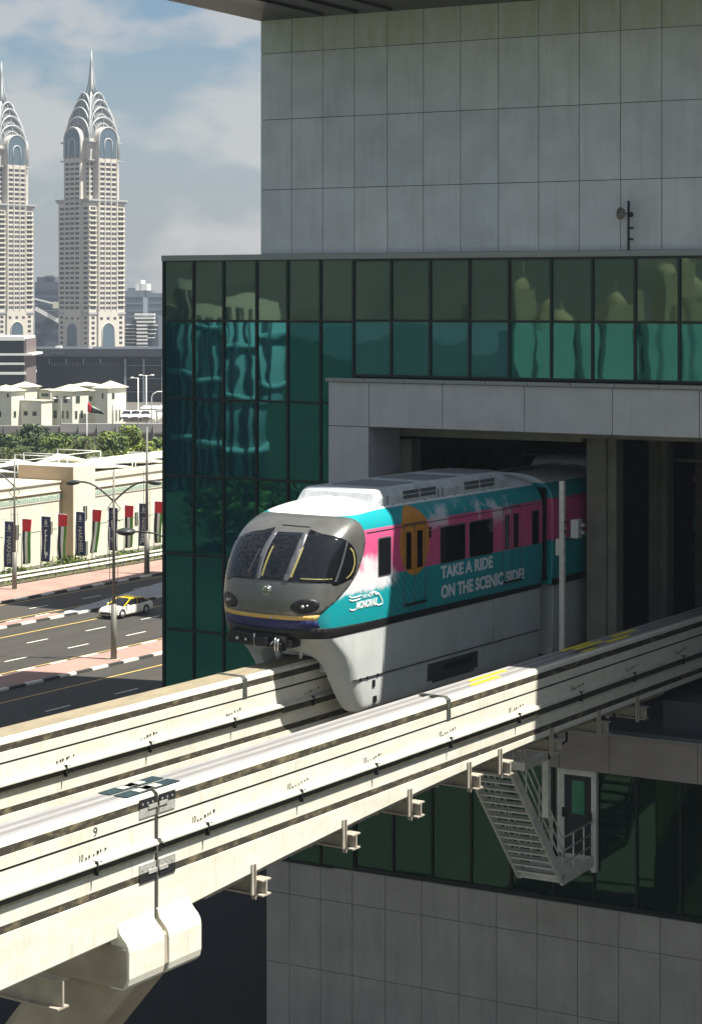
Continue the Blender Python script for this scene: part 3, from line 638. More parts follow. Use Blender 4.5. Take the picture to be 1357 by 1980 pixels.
def car_body(name, y_end, nose=True, y_start=0, parent=tr):
    mb = MB(); NX = 40; ys = [0]
    loops = []
    for z in ZL:
        ww = nW(z); lp_ = []
        for i in range(-NX, NX+1):
            x = ww*math.sin(math.pi/2*i/NX)
            t = nT(x, z) if nose else y_start+.25*(1-max(0, 1-(abs(i)/NX)**6)**(1/6))
            lp_.append((x, t))
        tmax = lp_[0][1]
        rear = [tmax+(y_end-tmax)*k/8 for k in range(8, 0, -1)]
        lp_ = [(-ww, t) for t in rear]+lp_+[(ww, t) for t in reversed(rear)]
        loops.append([Vector((x, t, z)) for x, t in lp_])
    n = len(loops[0]); vs = [p for lp_ in loops for p in lp_]
    fs = [(j*n+i, j*n+i+1, (j+1)*n+i+1, (j+1)*n+i) for j in range(len(ZL)-1) for i in range(n-1)]
    mb.add(vs, fs, 0, True)
    # rear wall, floor and ridge
    mb.add([loops[j][0] for j in range(len(ZL))]+[loops[j][-1] for j in range(len(ZL))], [(j, j+1, len(ZL)+j+1, len(ZL)+j) for j in range(len(ZL)-1)], 1)
    mb.add(loops[0], [tuple(range(n-1, -1, -1))], 1)
    return mb.build(name, ['livery', 'tblack'], parent, local=True)
body = car_body('front_car_body', 11.0)
body2 = car_body('rear_car_body', 24.0, False, 11.6)
mb = MB(); mb.box(-1.25, 1.25, 10.9, 11.9, .9, 3.35); 
for k in range(3): mb.box(-1.38, 1.38, 11.03+k*.2, 11.13+k*.2, .85, 3.42)
mb.build('gangway_bellows', 'tblack', tr, local=True, bevel=.02)
def patch(name, outline, off, material, parent=body, step_p=4, step_z=.09, sub=6, th=True):
    ol = []
    for i in range(len(outline)):
        a, b = outline[i], outline[(i+1) % len(outline)]
        k = max(1, int(max(abs(a[0]-b[0])/3, abs(a[1]-b[1])/.06)))
        ol += [(a[0]+(b[0]-a[0])*q/k, a[1]+(b[1]-a[1])*q/k) for q in range(k)]
    S = 30.0
    pts = [Vector((p/S, z)) for p, z in ol]; n = len(pts); edges = [(i, (i+1) % n) for i in range(n)]
    p0, p1 = min(p for p, z in ol), max(p for p, z in ol); z0, z1 = min(z for p, z in ol), max(z for p, z in ol)
    p = p0+step_p/2
    while p < p1:
        z = z0+step_z/2
        while z < z1: pts.append(Vector((p/S, z))); z += step_z
        p += step_p
    v, e, f, _, _, _ = delaunay_2d_cdt(pts, edges, [tuple(range(n))], 1, 1e-5)
    mb = MB(); mb.add([npt(q.x*S, q.y, off) for q in v], [tuple(x) for x in f], 0, True)
    o = mb.build(name, material, parent, local=True)
    me = o.data; bm = bmesh.new(); bm.from_mesh(me); bmesh.ops.recalc_face_normals(bm, faces=bm.faces)
    c = sum((fc.normal.dot(fc.calc_center_median()-Vector((0, TC, 2))) for fc in bm.faces))
    if c < 0: bmesh.ops.reverse_faces(bm, faces=bm.faces)
    bm.to_mesh(me); bm.free()
    for pl in me.polygons: pl.use_smooth = True
    if th:
        s = o.modifiers.new('thick', 'SOLIDIFY'); s.thickness = off*.8; s.offset = -1
    return o
def mirror(ol, c=2.0): return [(2*c-p, z) for p, z in reversed(ol)]
def smoothen(ol, closed=True, k=4):
    out_ = []; n = len(ol)
    for i in range(n if closed else n-1):
        p0, p1, p2, p3 = ol[(i-1) % n], ol[i], ol[(i+1) % n], ol[(i+2) % n]
        for q in range(k):
            t = q/k
            out_.append(tuple(.5*((2*p1[a])+(-p0[a]+p2[a])*t+(2*p0[a]-5*p1[a]+4*p2[a]-p3[a])*t*t+(-p0[a]+3*p1[a]-3*p2[a]+p3[a])*t**3) for a in (0, 1)))
    return out_
mr = [(62.1,3.46),(72.3,3.41),(79,3.28),(82.4,3.08),(83.3,2.83),(79.4,2.51),(71.2,2.145),(60.2,1.86),(48.2,1.60),(41,1.44),(36.5,1.30)]
ml = mirror(mr)
mask = patch('nose_mask', [(2,3.475),(30,3.475)]+mr+[(20,1.272),(2,1.262),(-18,1.266)]+ml+[(-30,3.475)], .010, 'mask', step_z=.07)
patch('gold_stripe', [(-36,1.296),(-18,1.263),(2,1.258),(20,1.266),(36.2,1.292),(34.6,1.17),(16,1.165),(2,1.16),(-16,1.162),(-32,1.17)], .012, 'gold')
patch('navy_stripe', [(-33,1.165),(-16,1.158),(2,1.155),(16,1.158),(34.5,1.162),(36.4,.985),(20,.955),(2,.93),(-20,.945),(-34,.97)], .011, 'navy')
belt = [(-88,.90),(-60,.90),(-36,.96),(-20,.94),(2,.925),(20,.95),(36,.975),(50,.935),(70,.915),(88,.905),(88,.715),(60,.715),(30,.715),(0,.715),(-30,.715),(-60,.715),(-88,.715)]
patch('belt_rail', belt, .014, 'tblack')
for s in (1, -1):
    mb = MB(); vs = []
    for y in (2.2, 11.0): vs += [(s*(nW(.72)+.016), y, .715), (s*(nW(.9)+.016), y, .905-.008*(y-2)), (s*1.2, y, .905-.008*(y-2)), (s*1.2, y, .715)]
    mb.add(vs, [(0,1,5,4) if s < 0 else (0,4,5,1), (1,2,6,5), (4,5,6,7), (0,3,2,1)]); mb.build('belt_rail', 'tblack', body, local=True)
    mb = MB(); mb.box(s*1.3, s*(TW+.012), 11.65, 24, .7, .88); mb.build('belt_rail', 'tblack', body2, local=True)
rp_ = smoothen([(26.5,3.12),(38.9,3.112),(50.1,3.05),(58.5,2.93),(65.5,2.76),(69.8,2.54),(69.5,2.28),(65.5,2.09),(57.8,2.0),(41.1,2.03)], False, 3)+[(41.1,2.03),(16.5,2.06)]
gl = patch('windscreen', rp_, .018, 'tglass', mask, 3, .06)
gl2 = patch('windscreen', mirror(rp_, 8.6), .018, 'tglass', mask, 3, .06)
gl3 = patch('windscreen', [(-4.6,3.112),(22.6,3.125),(14.0,2.07),(-2.8,2.06)], .018, 'tglass', mask, 3, .06)
for ol in ([(22.2,3.13),(27.2,3.13),(17.2,2.05),(13.6,2.06)], [(-8.8,3.12),(-4.2,3.122),(-2.4,2.05),(-6.0,2.05)]):
    patch('window_bar', ol, .026, 'silver', mask, 3, .06)
for i, ol in enumerate(([(25.4,2.83),(22.6,2.80),(17.2,2.16),(19.6,2.15)], [(.6,2.82),(-.5,2.80),(-2.0,2.14),(-.7,2.14)], [(-9.6,2.75),(-10.2,2.72),(-12.8,2.2),(-12.2,2.19)], [(25,2.145),(44,2.12),(44,2.10),(25,2.125)])):
    patch('cab_trim', ol, .020, 'trim_y' if i != 2 else 'silver', mask, 3, .06, th=False)
yr = [(61.5,2.78),(65.6,2.68),(67.6,2.5),(67.6,2.36),(65,2.2),(61,2.1),(56.5,2.05),(56.8,2.075),(60.5,2.13),(63.6,2.22),(66.0,2.36),(66.0,2.5),(64.2,2.66),(60.8,2.75)]
patch('cab_trim', yr, .020, 'trim_y', mask, 3, .06, th=False)
sm_ = [(57.0,2.93),(59.0,2.93),(53.6,2.48),(47.4,2.03),(45.6,2.03),(51.6,2.48)]
patch('glass_seam', sm_, .021, 'silver', mask, 3, .06, th=False)
patch('air_slit', [(-6,3.262),(29,3.252),(29,3.228),(-6,3.238)], .014, 'tblack', mask, 3, .06)
def ell(c, z, rp, rz, n=28, tilt=0): return [(c+rp*math.cos(2*math.pi*k/n)+tilt*math.sin(2*math.pi*k/n), z+rz*math.sin(2*math.pi*k/n)) for k in range(n)]
for cphi in (27.8, -26.2):
    o = patch('headlight', ell(cphi, 1.497, 8.2, .175, tilt=1.5 if cphi > 0 else -1.5), .016, 'tblack', mask, 3, .06)
    p_ = npt(cphi-1.2, 1.485, .012); p2 = npt(cphi+1.4, 1.512, .012)
    mb = MB(); mb.ball(p_, .045, 12); mb.ball(p2, .03, 12); mb.build('lamp', mat('lamp_lens', (.55,.5,.45), .15, .6) if 'lamp_lens' not in bpy.data.materials else bpy.data.materials['lamp_lens'], o, local=True)
# round palm shaped badge
bc = npt(3.6, 1.825, .0); mb = MB()
def bpt(a, r, o_): return Vector((bc.x+r*math.cos(a), bc.y-o_, bc.z+r*math.sin(a)))
ring = [bpt(2*math.pi*k/28, r, .03) for r in (.125, .10) for k in range(28)]
mb.add(ring, [(k, (k+1) % 28, 28+(k+1) % 28, 28+k) for k in range(28)])
for k in range(9):
    a = math.pi*(k+.0)/8; mb.bar(bpt(0, 0, .03), bpt(a, .085, .03), .018, .02, up=Vector((0,1,0)))
mb.bar(bpt(0, 0, .03), bpt(-math.pi/2, .13, .03), .025, .02, up=Vector((0,1,0)))
mb.tube([bpt(0,0,-.02), bpt(0,0,.012)], .12, 24); mb.build('badge', 'chrome', mask, local=True)
# windows and doors on both sides
def side_box(mb, s, y0, y1, z0, z1, o0=.0, o1=.014, m=0): mb.box(s*(TW-.03), s*(TW+o1), y0, y1, z0, z1, m)
def rrect(name, s, y0, y1, z0, z1, off, material, parent, r=.05):
    mb = MB(); pts = []
    for cy, cz, a0 in ((y1-r, z1-r, 0), (y0+r, z1-r, 90), (y0+r, z0+r, 180), (y1-r, z0+r, 270)):
        for k in range(4): a = math.radians(a0+k*30); pts.append((cy+r*math.cos(a), cz+r*math.sin(a)))
    mb.prism(pts, s*(TW-.02), s*(TW+off), lambda p, q, h: Vector((h, p, q))); return mb.build(name, material, parent, local=True)
def fit_side(s, car, dy, pb):
    for y0, y1 in ((2.71,3.24),(5.6,6.8),(7.05,8.24),(10.42,10.76)):
        fr = rrect('window', s, y0+dy-.03, y1+dy+.03, 1.93, 2.88, .008, 'silver', pb); rrect('pane', s, y0+dy, y1+dy, 1.96, 2.85, .013, 'tglass', fr)
    for y0, y1, da, db in ((3.86,4.84,'door','orange_door'),(8.8,9.75,'door','pink_door')):
        fr = MB(); fr.box(s*(TW-.02), s*(TW+.006), y0+dy, y0+dy+.02, 1.05, 3.1); fr.box(s*(TW-.02), s*(TW+.006), y1+dy-.02, y1+dy, 1.05, 3.1); fr.box(s*(TW-.02), s*(TW+.006), (y0+y1)/2+dy-.012, (y0+y1)/2+dy+.012, 1.05, 3.1)
        fr.box(s*(TW-.02), s*(TW+.006), y0+dy, y1+dy, 3.08, 3.1); d = fr.build('door', 'silver', pb, local=True)
        for a, b in ((y0+.1, y0+.33), (y1-.37, y1-.12)): rrect('pane', s, a+dy, b+dy, 1.97, 2.89, .012, 'tglass', d, .03)
        mb = MB(); mb.box(s*(TW-.02), s*(TW+.05), y0+dy+.08, y1+dy+.02, 1.07, 1.12); mb.build('door_step', 'tblack', d, local=True)
    mb = MB(); mb.box(s*(TW-.02), s*(TW+.006), 2.2+dy if dy == 0 else dy+.4, 10.9+dy, 3.045, 3.062); mb.build('drip_rail', 'silver', pb, local=True)
for s in (1, -1):
    fit_side(s, 1, 0, body); fit_side(s, 2, 12.05, body2)
mb = MB()
side_box(mb, 1, 5.03, 5.13, 2.66, 2.84); side_box(mb, 1, 5.03, 5.13, 2.86, 2.93); mb.build('door_button', 'tblack', body, local=True)
# writing
sidefn = lambda a, b, h: Vector((TW+.006+h, a, b))
text_part('lettering', 'TAKE A RIDE', 'white_text', body, (5.6, 1.56, 8.24, 1.88), sidefn, .004, bold=.036)
text_part('lettering', 'ON THE SCENIC', 'white_text', body, (5.62, 1.05, 8.80, 1.39), sidefn, .004, bold=.036)
text_part('lettering', 'SIDE!', 'white_text', body, (8.95, 1.06, 9.95, 1.38), sidefn, .004, bold=.036)
nosefn = lambda a, b, h: Vector((nW(b)+.010+h, a, b))
text_part('logo', 'THE PALM', 'white_logo', body, (1.95, 1.50, 2.45, 1.585), nosefn, .004, shear=.2)
text_part('logo', 'MONORAIL', 'white_logo', body, (1.72, 1.27, 2.66, 1.45), nosefn, .004, shear=.2, bold=.03)
mb = MB()
def lg(pts, wd=.028):
    for a, b in zip(pts, pts[1:]): mb.bar(nosefn(a[0], a[1], 0), nosefn(b[0], b[1], 0), wd, .008, up=Vector((1,0,0)))
lg([(1.42,1.615),(1.52,1.575),(1.70,1.57),(1.93,1.585)]); lg([(1.42,1.54),(1.52,1.50),(1.70,1.495),(1.90,1.51)]); lg([(1.45,1.31),(1.55,1.27),(1.70,1.275)])
lg([(2.3,1.60),(2.55,1.60),(2.72,1.53),(2.86,1.36),(2.88,1.27),(2.66,1.255)]); lg([(2.5,1.60),(2.56,1.54),(2.72,1.53)])
mb.build('logo', 'white_logo', body, local=True)
# roof units
M['slat_grey'] = mat('vent_grey', (.13,.135,.14), .6)
M['recess'] = mat('bogie_recess', (.05,.052,.058), .7)
def roof_unit(y0, y1, pb):
    mb = MB(); vs = []
    for y, ins, zt in ((y0, .0, 3.60), (y0+.16, .05, 3.88), (y0+.34, .1, 3.97), (y1-.3, .1, 3.97), (y1-.12, .05, 3.88), (y1, 0, 3.6)):
        vs += [Vector((x, y, z)) for x, z in ((-1.17,3.40),(-1.17,zt-.0-(.2 if zt > 3.7 else .02)),(-1.07,zt-.03),(-.95,zt),(.95,zt),(1.07,zt-.03),(1.17,zt-(.2 if zt > 3.7 else .02)),(1.17,3.40))]
    n = 8; fs = [(i*n+k, i*n+(k+1) % n, (i+1)*n+(k+1) % n, (i+1)*n+k) for i in range(5) for k in range(n)]+[tuple(range(n-1,-1,-1)), tuple(range(5*n, 6*n))]
    mb.add(vs, fs); u = mb.build('roof_unit', 'ac', pb, local=True, bevel=.02)
    for a in (y0+1.35, y0+4.35):
        for i in range(2):
            for j in range(2):
                mb = MB(); ya = a+i*.82; za = 3.66+j*.115
                mb.box(1.15, 1.176, ya, ya+.74, za, za+.09); mb.box(-1.176, -1.15, ya, ya+.74, za, za+.09); v_ = mb.build('vent', 'slat_grey', u, local=True)
                mb = MB()
                for q in range(3): mb.box(1.17, 1.186, ya+.02, ya+.72, za+.012+q*.026, za+.02+q*.026)
                mb.build('slat', 'slat_grey', v_, local=True)
    mb = MB()
    for a in (y0+.95, y0+3.15, y0+5.3): mb.box(-.75, .75, a, a+1.5, 3.965, 3.985)
    mb.build('roof_panel', mat('roof_panel', (.27,.285,.295), .5, .3, .2, 4), u, local=True)
    mb = MB()
    for a in (y0+.6, y0+3.0, y0+3.2): mb.box(-1.18, 1.18, a, a+.03, 3.42, 3.80)
    for q in range(14): mb.box(1.16, 1.19, y0+.3+q*.5, y0+.37+q*.5, 3.55, 3.58)
    mb.build('seam', 'silver', u, local=True)
roof_unit(3.05, 9.85, body); roof_unit(15.1, 21.8, body2)
# skirts
def skirt(s, y0, y1, front, pb):
    """side skirt that hangs beside the beam; the front edge sweeps back towards the bottom"""
    tab = [(-1.22,1.95),(-.95,1.78),(-.6,1.60),(-.2,1.40),(.1,1.16),(.35,.88),(.55,.62),(.68,.45),(.72,.42)]
    wt = [(-1.22,1.02),(-.8,.93),(-.3,.88),(-.05,.86),(.10,.80),(.2,.70),(.27,.55),(.31,.35),(.325,.0)]
    mb = MB(); zs = [-1.26,-1.24,-1.18,-1.1,-.95,-.7,-.45,-.2,-.05,.04,.10,.15,.2,.235,.27,.29,.31,.325,.38,.46,.55,.62,.67,.70]
    rows = []
    for z in zs:
        wo = 1.46-.03*max(0, -z)**1.2
        sh = {-1.26:.10, -1.24:.05, -1.18:.015}.get(z, 0)
        wi = itp(wt, z)+sh if front else .92
        y = (itp(tab, z)+sh if front else y0); wo -= sh
        r = min(.36, (wo-wi)*.8) if front else .03
        row = [(wi, y1), (wi, y+.30), (wi, y+.04), (wi+.02, y)]
        for k in range(1, 6): row.append((wi+.02+(wo-r-wi-.02)*k/6, y))
        for k in range(7):
            a = math.pi/2*k/6
            row.append((wo-r+r*math.sin(a), y+r*(1-math.cos(a))))
        row += [(wo, y+r+.4), (wo, y1)]
        rows.append([Vector((s*x, t+(.20*(abs(x)/1.46)**3-.1 if (front and t < y+.6) else 0), z)) for x, t in row])
    n = len(rows[0]); vs = [p for r_ in rows for p in r_]
    fs = [(j*n+i, j*n+(i+1) % n, (j+1)*n+(i+1) % n, (j+1)*n+i) for j in range(len(zs)-1) for i in range(n)]
    if s < 0: fs = [tuple(reversed(f)) for f in fs]
    mb.add(vs, fs, 0, False); mb.add(rows[0], [tuple(range(n))]); mb.add(rows[-1], [tuple(range(n))])
    o = mb.build('skirt', 'skirt', pb, local=True)
    bm = bmesh.new(); bm.from_mesh(o.data); bmesh.ops.recalc_face_normals(bm, faces=bm.faces); bm.to_mesh(o.data); bm.free()
    for p_ in o.data.polygons: p_.use_smooth = len(p_.vertices) == 4
    es = o.modifiers.new('e', 'EDGE_SPLIT'); es.split_angle = math.radians(40)
    return o
for s in (1, -1):
    sk = skirt(s, 0, 11, True, body)
    mb = MB(); x0 = 1.40; x1 = 1.478
    mb.box(s*x0, s*x1, 1.75, 10.9, -.455, -.435); 
    for a in (3.02, 8.4): mb.box(s*x0, s*(x1-.0165), a, a+.006, -.43, .7)
    mb.box(s*x0, s*(1.462), 2.55, 2.67, -.72, -.55); mb.box(s*x0, s*(1.455), 2.6, 2.75, -1.1, -.95)
    for a in (2.0, 2.3, 2.75): mb.box(s*x0, s*1.475, a, a+.05, -.49, -.42)
    mb.build('skirt_seam', 'tblack', sk, local=True)
    mb = MB(); mb.box(s*1.38, s*1.452, 5.1, 7.6, -.98, -.55); mb.box(s*1.38, s*1.452, 5.35, 7.4, -1.05, -.98); mb.build('bogie_opening', 'recess', sk, local=True)
    mb = MB(); mb.box(s*1.38, s*1.458, 5.9, 7.3, -.80, -.66); mb.build('guide_wheel_cover', 'tblack', sk, local=True)
    skirt(s, 11.75, 24, False, body2)
mb = MB()
for s in (1, -1): mb.box(s*.55, s*.70, 1.5, 2.4, .0, .5); mb.box(s*.72, s*.82, 1.7, 2.2, -.5, .3)
mb.box(-.6, .6, 1.6, 1.9, .05, .6); mb.tube([(.35,1.1,.1),(.42,1.05,.3),(.35,1.1,.5)], .05, 8)
for s in (1, -1): mb.tube([(s*.62, 1.9, -.32), (s*.62, 1.9, -.08)], .22, 16)
mb.build('bogie', 'ac', body, local=True)
mb = MB(); mb.box(-1.2, 1.2, 2.3, 10.8, .15, .72); mb.build('underframe', 'tblack', body, local=True)
# coupler gear under the nose
mb = MB(); mb.box(-.98, .72, .02, .5, .60, .80); mb.box(-1.05, -.6, .05, .45, .50, .70); mb.box(.3, .82, .05, .45, .50, .72); mb.box(-.25, .25, -.12, .4, .52, .74)
mb.box(.42, .60, -.05, .2, .42, .62); mb.box(-.62, .5, .0, .3, .49, .6); mb.build('coupler', 'tblack', body, local=True, bevel=.03)
mb = MB()
for x, z0_, z1_ in ((-.13,.5,.8),(.47,.44,.74),(.55,.44,.72)): mb.tube([(x, -.10, z0_), (x, -.10, z1_)], .022, 8)
mb.ball((-.72, .03, .62), .05); mb.ball((-.45, .0, .62), .04); mb.tube([(.3, -.08, .56), (.42, -.1, .66)], .02, 6); mb.ball((.3, -.02, .95+.25), .03)
mb.build('hose_coupling', 'chrome', body, local=True)
# ================================================================== LONG WHITE BUILDING BESIDE THE ROAD
M['cream'] = mat('cream_render', (.62,.585,.475), .8, 0, .05, .6); M['cream_d'] = mat('brown_render', (.42,.31,.20), .85, 0, .05, .5)
M['frieze'] = mat('green_frieze', (.36,.44,.34), .8, col2=(.62,.60,.48), scale=5); M['goldline'] = mat('gold_cornice', (.45,.30,.12), .6)
M['wdark'] = mat('window_dark', (.03,.045,.03), .2); M['tent'] = mat('tent_fabric', (.78,.76,.68), .8); M['white'] = mat('white_paint', (.78,.77,.72), .5)
wb = thing('long_low_building', 'long cream two storey building with gold cornice and green frieze behind the banners', 'building', (-109.2, 140, 0))
UL2, UR2, V1 = -109.2, -107.9, 146.0
mb = MB(); mb.box(UL2-11, UL2, 112, V1, 0, 7.0); mb.build('left_wing', 'cream', wb)
mb = MB(); mb.box(UR2-6, UR2, V1, V1+3.2, 0, 8.25); mb.box(UR2-11, UR2-.5, V1+3.2, 215, 0, 7.35); mb.build('right_wing', 'cream', wb)
mb = MB(); mb.box(UR2-6, UR2-.02, V1-.04, V1+.5, 0, 8.2); mb.build('return_wall', 'cream_d', wb)
mb = MB()
for a, b, u in ((112, V1, UL2), (V1+3.2, 215, UR2-.5)):
    mb.box(u, u+.10, a, b, 6.02, 6.12, 1); mb.box(u, u+.16, a, b, 6.13, 6.22, 0); mb.box(u, u+.07, a, b, 5.35, 5.42, 0); mb.box(u, u+.05, a, b, 5.44, 6.0, 2); mb.box(u, u+.12, a, b, 6.9, 7.02 if a < 120 else 7.38, 0); mb.box(u, u+.03, a, b, 2.9, 2.94, 3)
    v = a+.3
    while v < b: mb.box(u+.05, u+.075, v, v+.16, 5.48, 5.72+.14*random.random(), 3); v += .30
mb.build('cornice', ['cream','goldline','frieze', mat('teal_tile', (.27,.40,.32), .6)], wb)
for x0, x1, y0, y1, u in ((312,321,984,1008,-108.4),(260,267,990,1015,-108.4),(174,178,1000,1024,-108.4),(160,168,978,1005,-107.9),(163,169,1046,1073,-107.9),(95,101,1008,1032,-109.2),(27,36,1015,1042,-109.2)):
    a, b = atu(x0, y0, u), atu(x1, y1, u)
    mb = MB(); mb.box(u-.02, u+.03, a.y, b.y, b.z, a.z); f = mb.build('window', 'cream', wb)
    mb = MB(); w_ = (b.y-a.y); mb.box(u+.01, u+.06, a.y+.03, b.y-.03, b.z+.04, a.z-.04); mb.build('pane', 'wdark', f)
    mb = MB(); mb.box(u+.05, u+.08, (a.y+b.y)/2-.02, (a.y+b.y)/2+.02, b.z+.04, a.z-.04); mb.build('window_bar', 'cream', f)
mb = MB(); mb.box(UL2-9, UL2-3, 120, 139, 7.0, 7.35); mb.box(UL2-7.8, UL2-6.6, 133, 134.2, 7, 8.1); mb.build('roof_screen', 'cream_d', wb)
def sail(u0, u1, v0, v1, hi, lo, label):
    c = thing('shade_sail', label, 'shade sail', ((u0+u1)/2, (v0+v1)/2, 7.3), 0, 'white shade sails on the long roof')
    mb = MB(); n = 8; vs = []
    cz = [lo, hi, lo+.1, hi-.1]
    for i in range(n+1):
        for j in range(n+1):
            a, b = i/n, j/n; z = (cz[0]*(1-a)*(1-b)+cz[1]*a*(1-b)+cz[2]*a*b+cz[3]*(1-a)*b)-.25*math.sin(math.pi*a)*math.sin(math.pi*b)
            pin = .35*math.sin(math.pi*b)*(1 if i in (0,) else -1 if i == n else 0)
            vs.append((u0+(u1-u0)*a+pin, v0+(v1-v0)*b, z))
    mb.add(vs, [(i*(n+1)+j, (i+1)*(n+1)+j, (i+1)*(n+1)+j+1, i*(n+1)+j+1) for i in range(n) for j in range(n)], 0, True)
    o = mb.build('fabric', 'tent', c); s = o.modifiers.new('t', 'SOLIDIFY'); s.thickness = .04
    mb = MB()
    for u, v, z in ((u0,v0,hi+.25),(u1,v0,hi+.25),(u1,v1,hi+.25),(u0,v1,hi+.25)): mb.tube([(u, v, 6.9), (u, v, z)], .05, 6)
    for a, b in (((u0,v0),(u1,v0)),((u1,v0),(u1,v1)),((u0,v1),(u1,v1))): mb.tube([(*a, hi+.25), (*b, hi+.25)], .035, 6)
    mb.build('frame', 'white', c)
for i, (v0, nm) in enumerate(((128,'leftmost peaked white sail on the roof of the left wing'),(133.5,'second white sail from the left on the roof of the left wing'),(139.5,'third white sail, above the brown return wall'),(146,'fourth white sail, with the tallest frame at its right'))):
    sail(-119.5, -114.5, v0+8, v0+13.2, 8.05+.08*i, 7.35, nm)
for i, (v0, nm) in enumerate(((150.5,'low white sail just right of the cream stair tower'),(157,'low white sail behind the right street lamp arm'),(163.5,'low white sail at the left of the twin pole mast'),(170,'rightmost low white sail touching the green glass corner'))):
    sail(-114, -109, v0, v0+6, 7.85+.06*i, 7.42, nm)
# banners
M['navy_cloth'] = mat('navy_cloth', (.022,.028,.085), .8); M['red_cloth'] = mat('red_cloth', (.62,.02,.03), .8); M['blk_cloth'] = mat('black_cloth', (.02,.02,.02), .8)
M['wht_cloth'] = mat('white_cloth', (.78,.78,.74), .8); M['grn_cloth'] = mat('green_cloth', (.09,.27,.02), .8)
def banner(kind, v, u, label, lean=0.0):
    b = thing('banner_flag', label, 'banner', (u, v, 0), 0, 'banners on poles behind the guard rail')
    mb = MB(); mb.tube([(u, v, 0), (u, v, 5.0)], .045, 8); mb.tube([(u, v, 4.88), (u+.95, v, 4.88)], .02, 6); mb.ball((u, v, 5.03), .07); mb.build('pole', 'white', b)
    W_ = .95; zt, zb = 4.86, 1.15
    def cl(a, h):  # a 0..1 across, h 0..1 down
        wv = .10*math.sin(h*5+v)*h+.06*math.sin(a*5+h*3+v*2)*h
        ww = W_*(1-(.25 if kind == 'uae' else .06)*h)
        return Vector((u+.06+a*ww+lean*h, v+wv, zt+(zb-zt)*h))
    def sheet(a0, a1, h0, h1, material, name, off=0):
        mb = MB(); n, k = 6, 16; vs = [cl(a0+(a1-a0)*i/n, h0+(h1-h0)*j/k)-Vector((0, off, 0)) for i in range(n+1) for j in range(k+1)]
        mb.add(vs, [(i*(k+1)+j, i*(k+1)+j+1, (i+1)*(k+1)+j+1, (i+1)*(k+1)+j) for i in range(n) for j in range(k)], 0, True)
        o = mb.build(name, material, b); s = o.modifiers.new('t', 'SOLIDIFY'); s.thickness = .008; return o
    if kind == 'uae':
        sheet(0, 1, 0, .27, 'red_cloth', 'red_band'); sheet(0, .34, .27, 1, 'blk_cloth', 'black_band'); sheet(.34, .67, .27, 1, 'wht_cloth', 'white_band'); sheet(.67, 1, .27, .98, 'grn_cloth', 'green_band')
    else:
        sheet(0, 1, 0, 1, 'navy_cloth', 'cloth')
        org = Vector(ORG[b.name])
        fn = lambda a, h, e: cl(a, h)-Vector((0, .02+e, 0))-org
        if kind == 'latin':
            text_part('lettering', 'NAKHEEL', 'wht_cloth', b, (0.30, 0.33, .88, .70), lambda p, q, e: cl(.30+(q-.33)/.37*.42, .33+(p-.30)/.58*.62)-Vector((0, .02, 0))-org, .003, bold=.02)
        else:
            mb = MB()
            for pts in ([(.62,.30),(.38,.31),(.36,.36)],[(.42,.36),(.44,.80)],[(.62,.42),(.44,.43)],[(.44,.52),(.56,.53)],[(.44,.80),(.50,.84),(.72,.85),(.74,.80)],[(.60,.78),(.60,.92)],[(.44,.70),(.30,.72)]):
                for p, q in zip(pts, pts[1:]): mb.bar(cl(*p)-Vector((0,.02,0)), cl(*q)-Vector((0,.02,0)), .085, .006, up=Vector((0,1,0)))
            mb.build('lettering', 'wht_cloth', b)
        mb = MB(); c = cl(.5, .13)-Vector((0, .03, 0))
        for k in range(10):
            a, a2 = 2*math.pi*k/10, 2*math.pi*(k+1)/10
            f = lambda t: c+Vector((.13*math.sin(t)*(1 if math.cos(t) < 0 else .7), 0, .2*math.cos(t)+(.06 if math.cos(t) > .9 else 0)))
            mb.bar(f(a), f(a2), .035, .006, up=Vector((0,1,0)))
        mb.bar(c+Vector((0,0,-.15)), c+Vector((.02,0,.12)), .05, .006, up=Vector((0,1,0))); mb.bar(c+Vector((-.26,0,-.3)), c+Vector((.26,0,-.3)), .03, .006, up=Vector((0,1,0)))
        mb.build('emblem', 'wht_cloth', b)
for x, kd, lb, ln in ((8,'latin','leftmost navy banner with white NAKHEEL lettering',0),(42,'uae','leftmost red black white green flag banner, right of the first street lamp',0),(79,'arabic','navy banner with white Arabic lettering, left of the brown return wall',0),(111,'uae','flag banner just left of the brown return wall',0.05),
      (146,'latin','navy NAKHEEL banner in front of the cream stair tower',-.03),(178,'uae','flag banner with narrowed foot, left of the tall double armed street lamp',-.25),(209,'arabic','navy Arabic banner behind the pole of the double armed street lamp',0),(240,'uae','flag banner behind the dark lamp head',.03),
      (268,'latin','rightmost navy NAKHEEL banner beside the right street lamp pole',-.04),(298,'uae','rightmost flag banner next to the green glass building',-.03)):
    d = ray(x, 1000); vv = None; v = 130.0
    for _ in range(30): v = RU(-105.3-1.9, v)/(d.x/d.y)
    banner(kd, v, RU(-107.2, v), lb, ln)
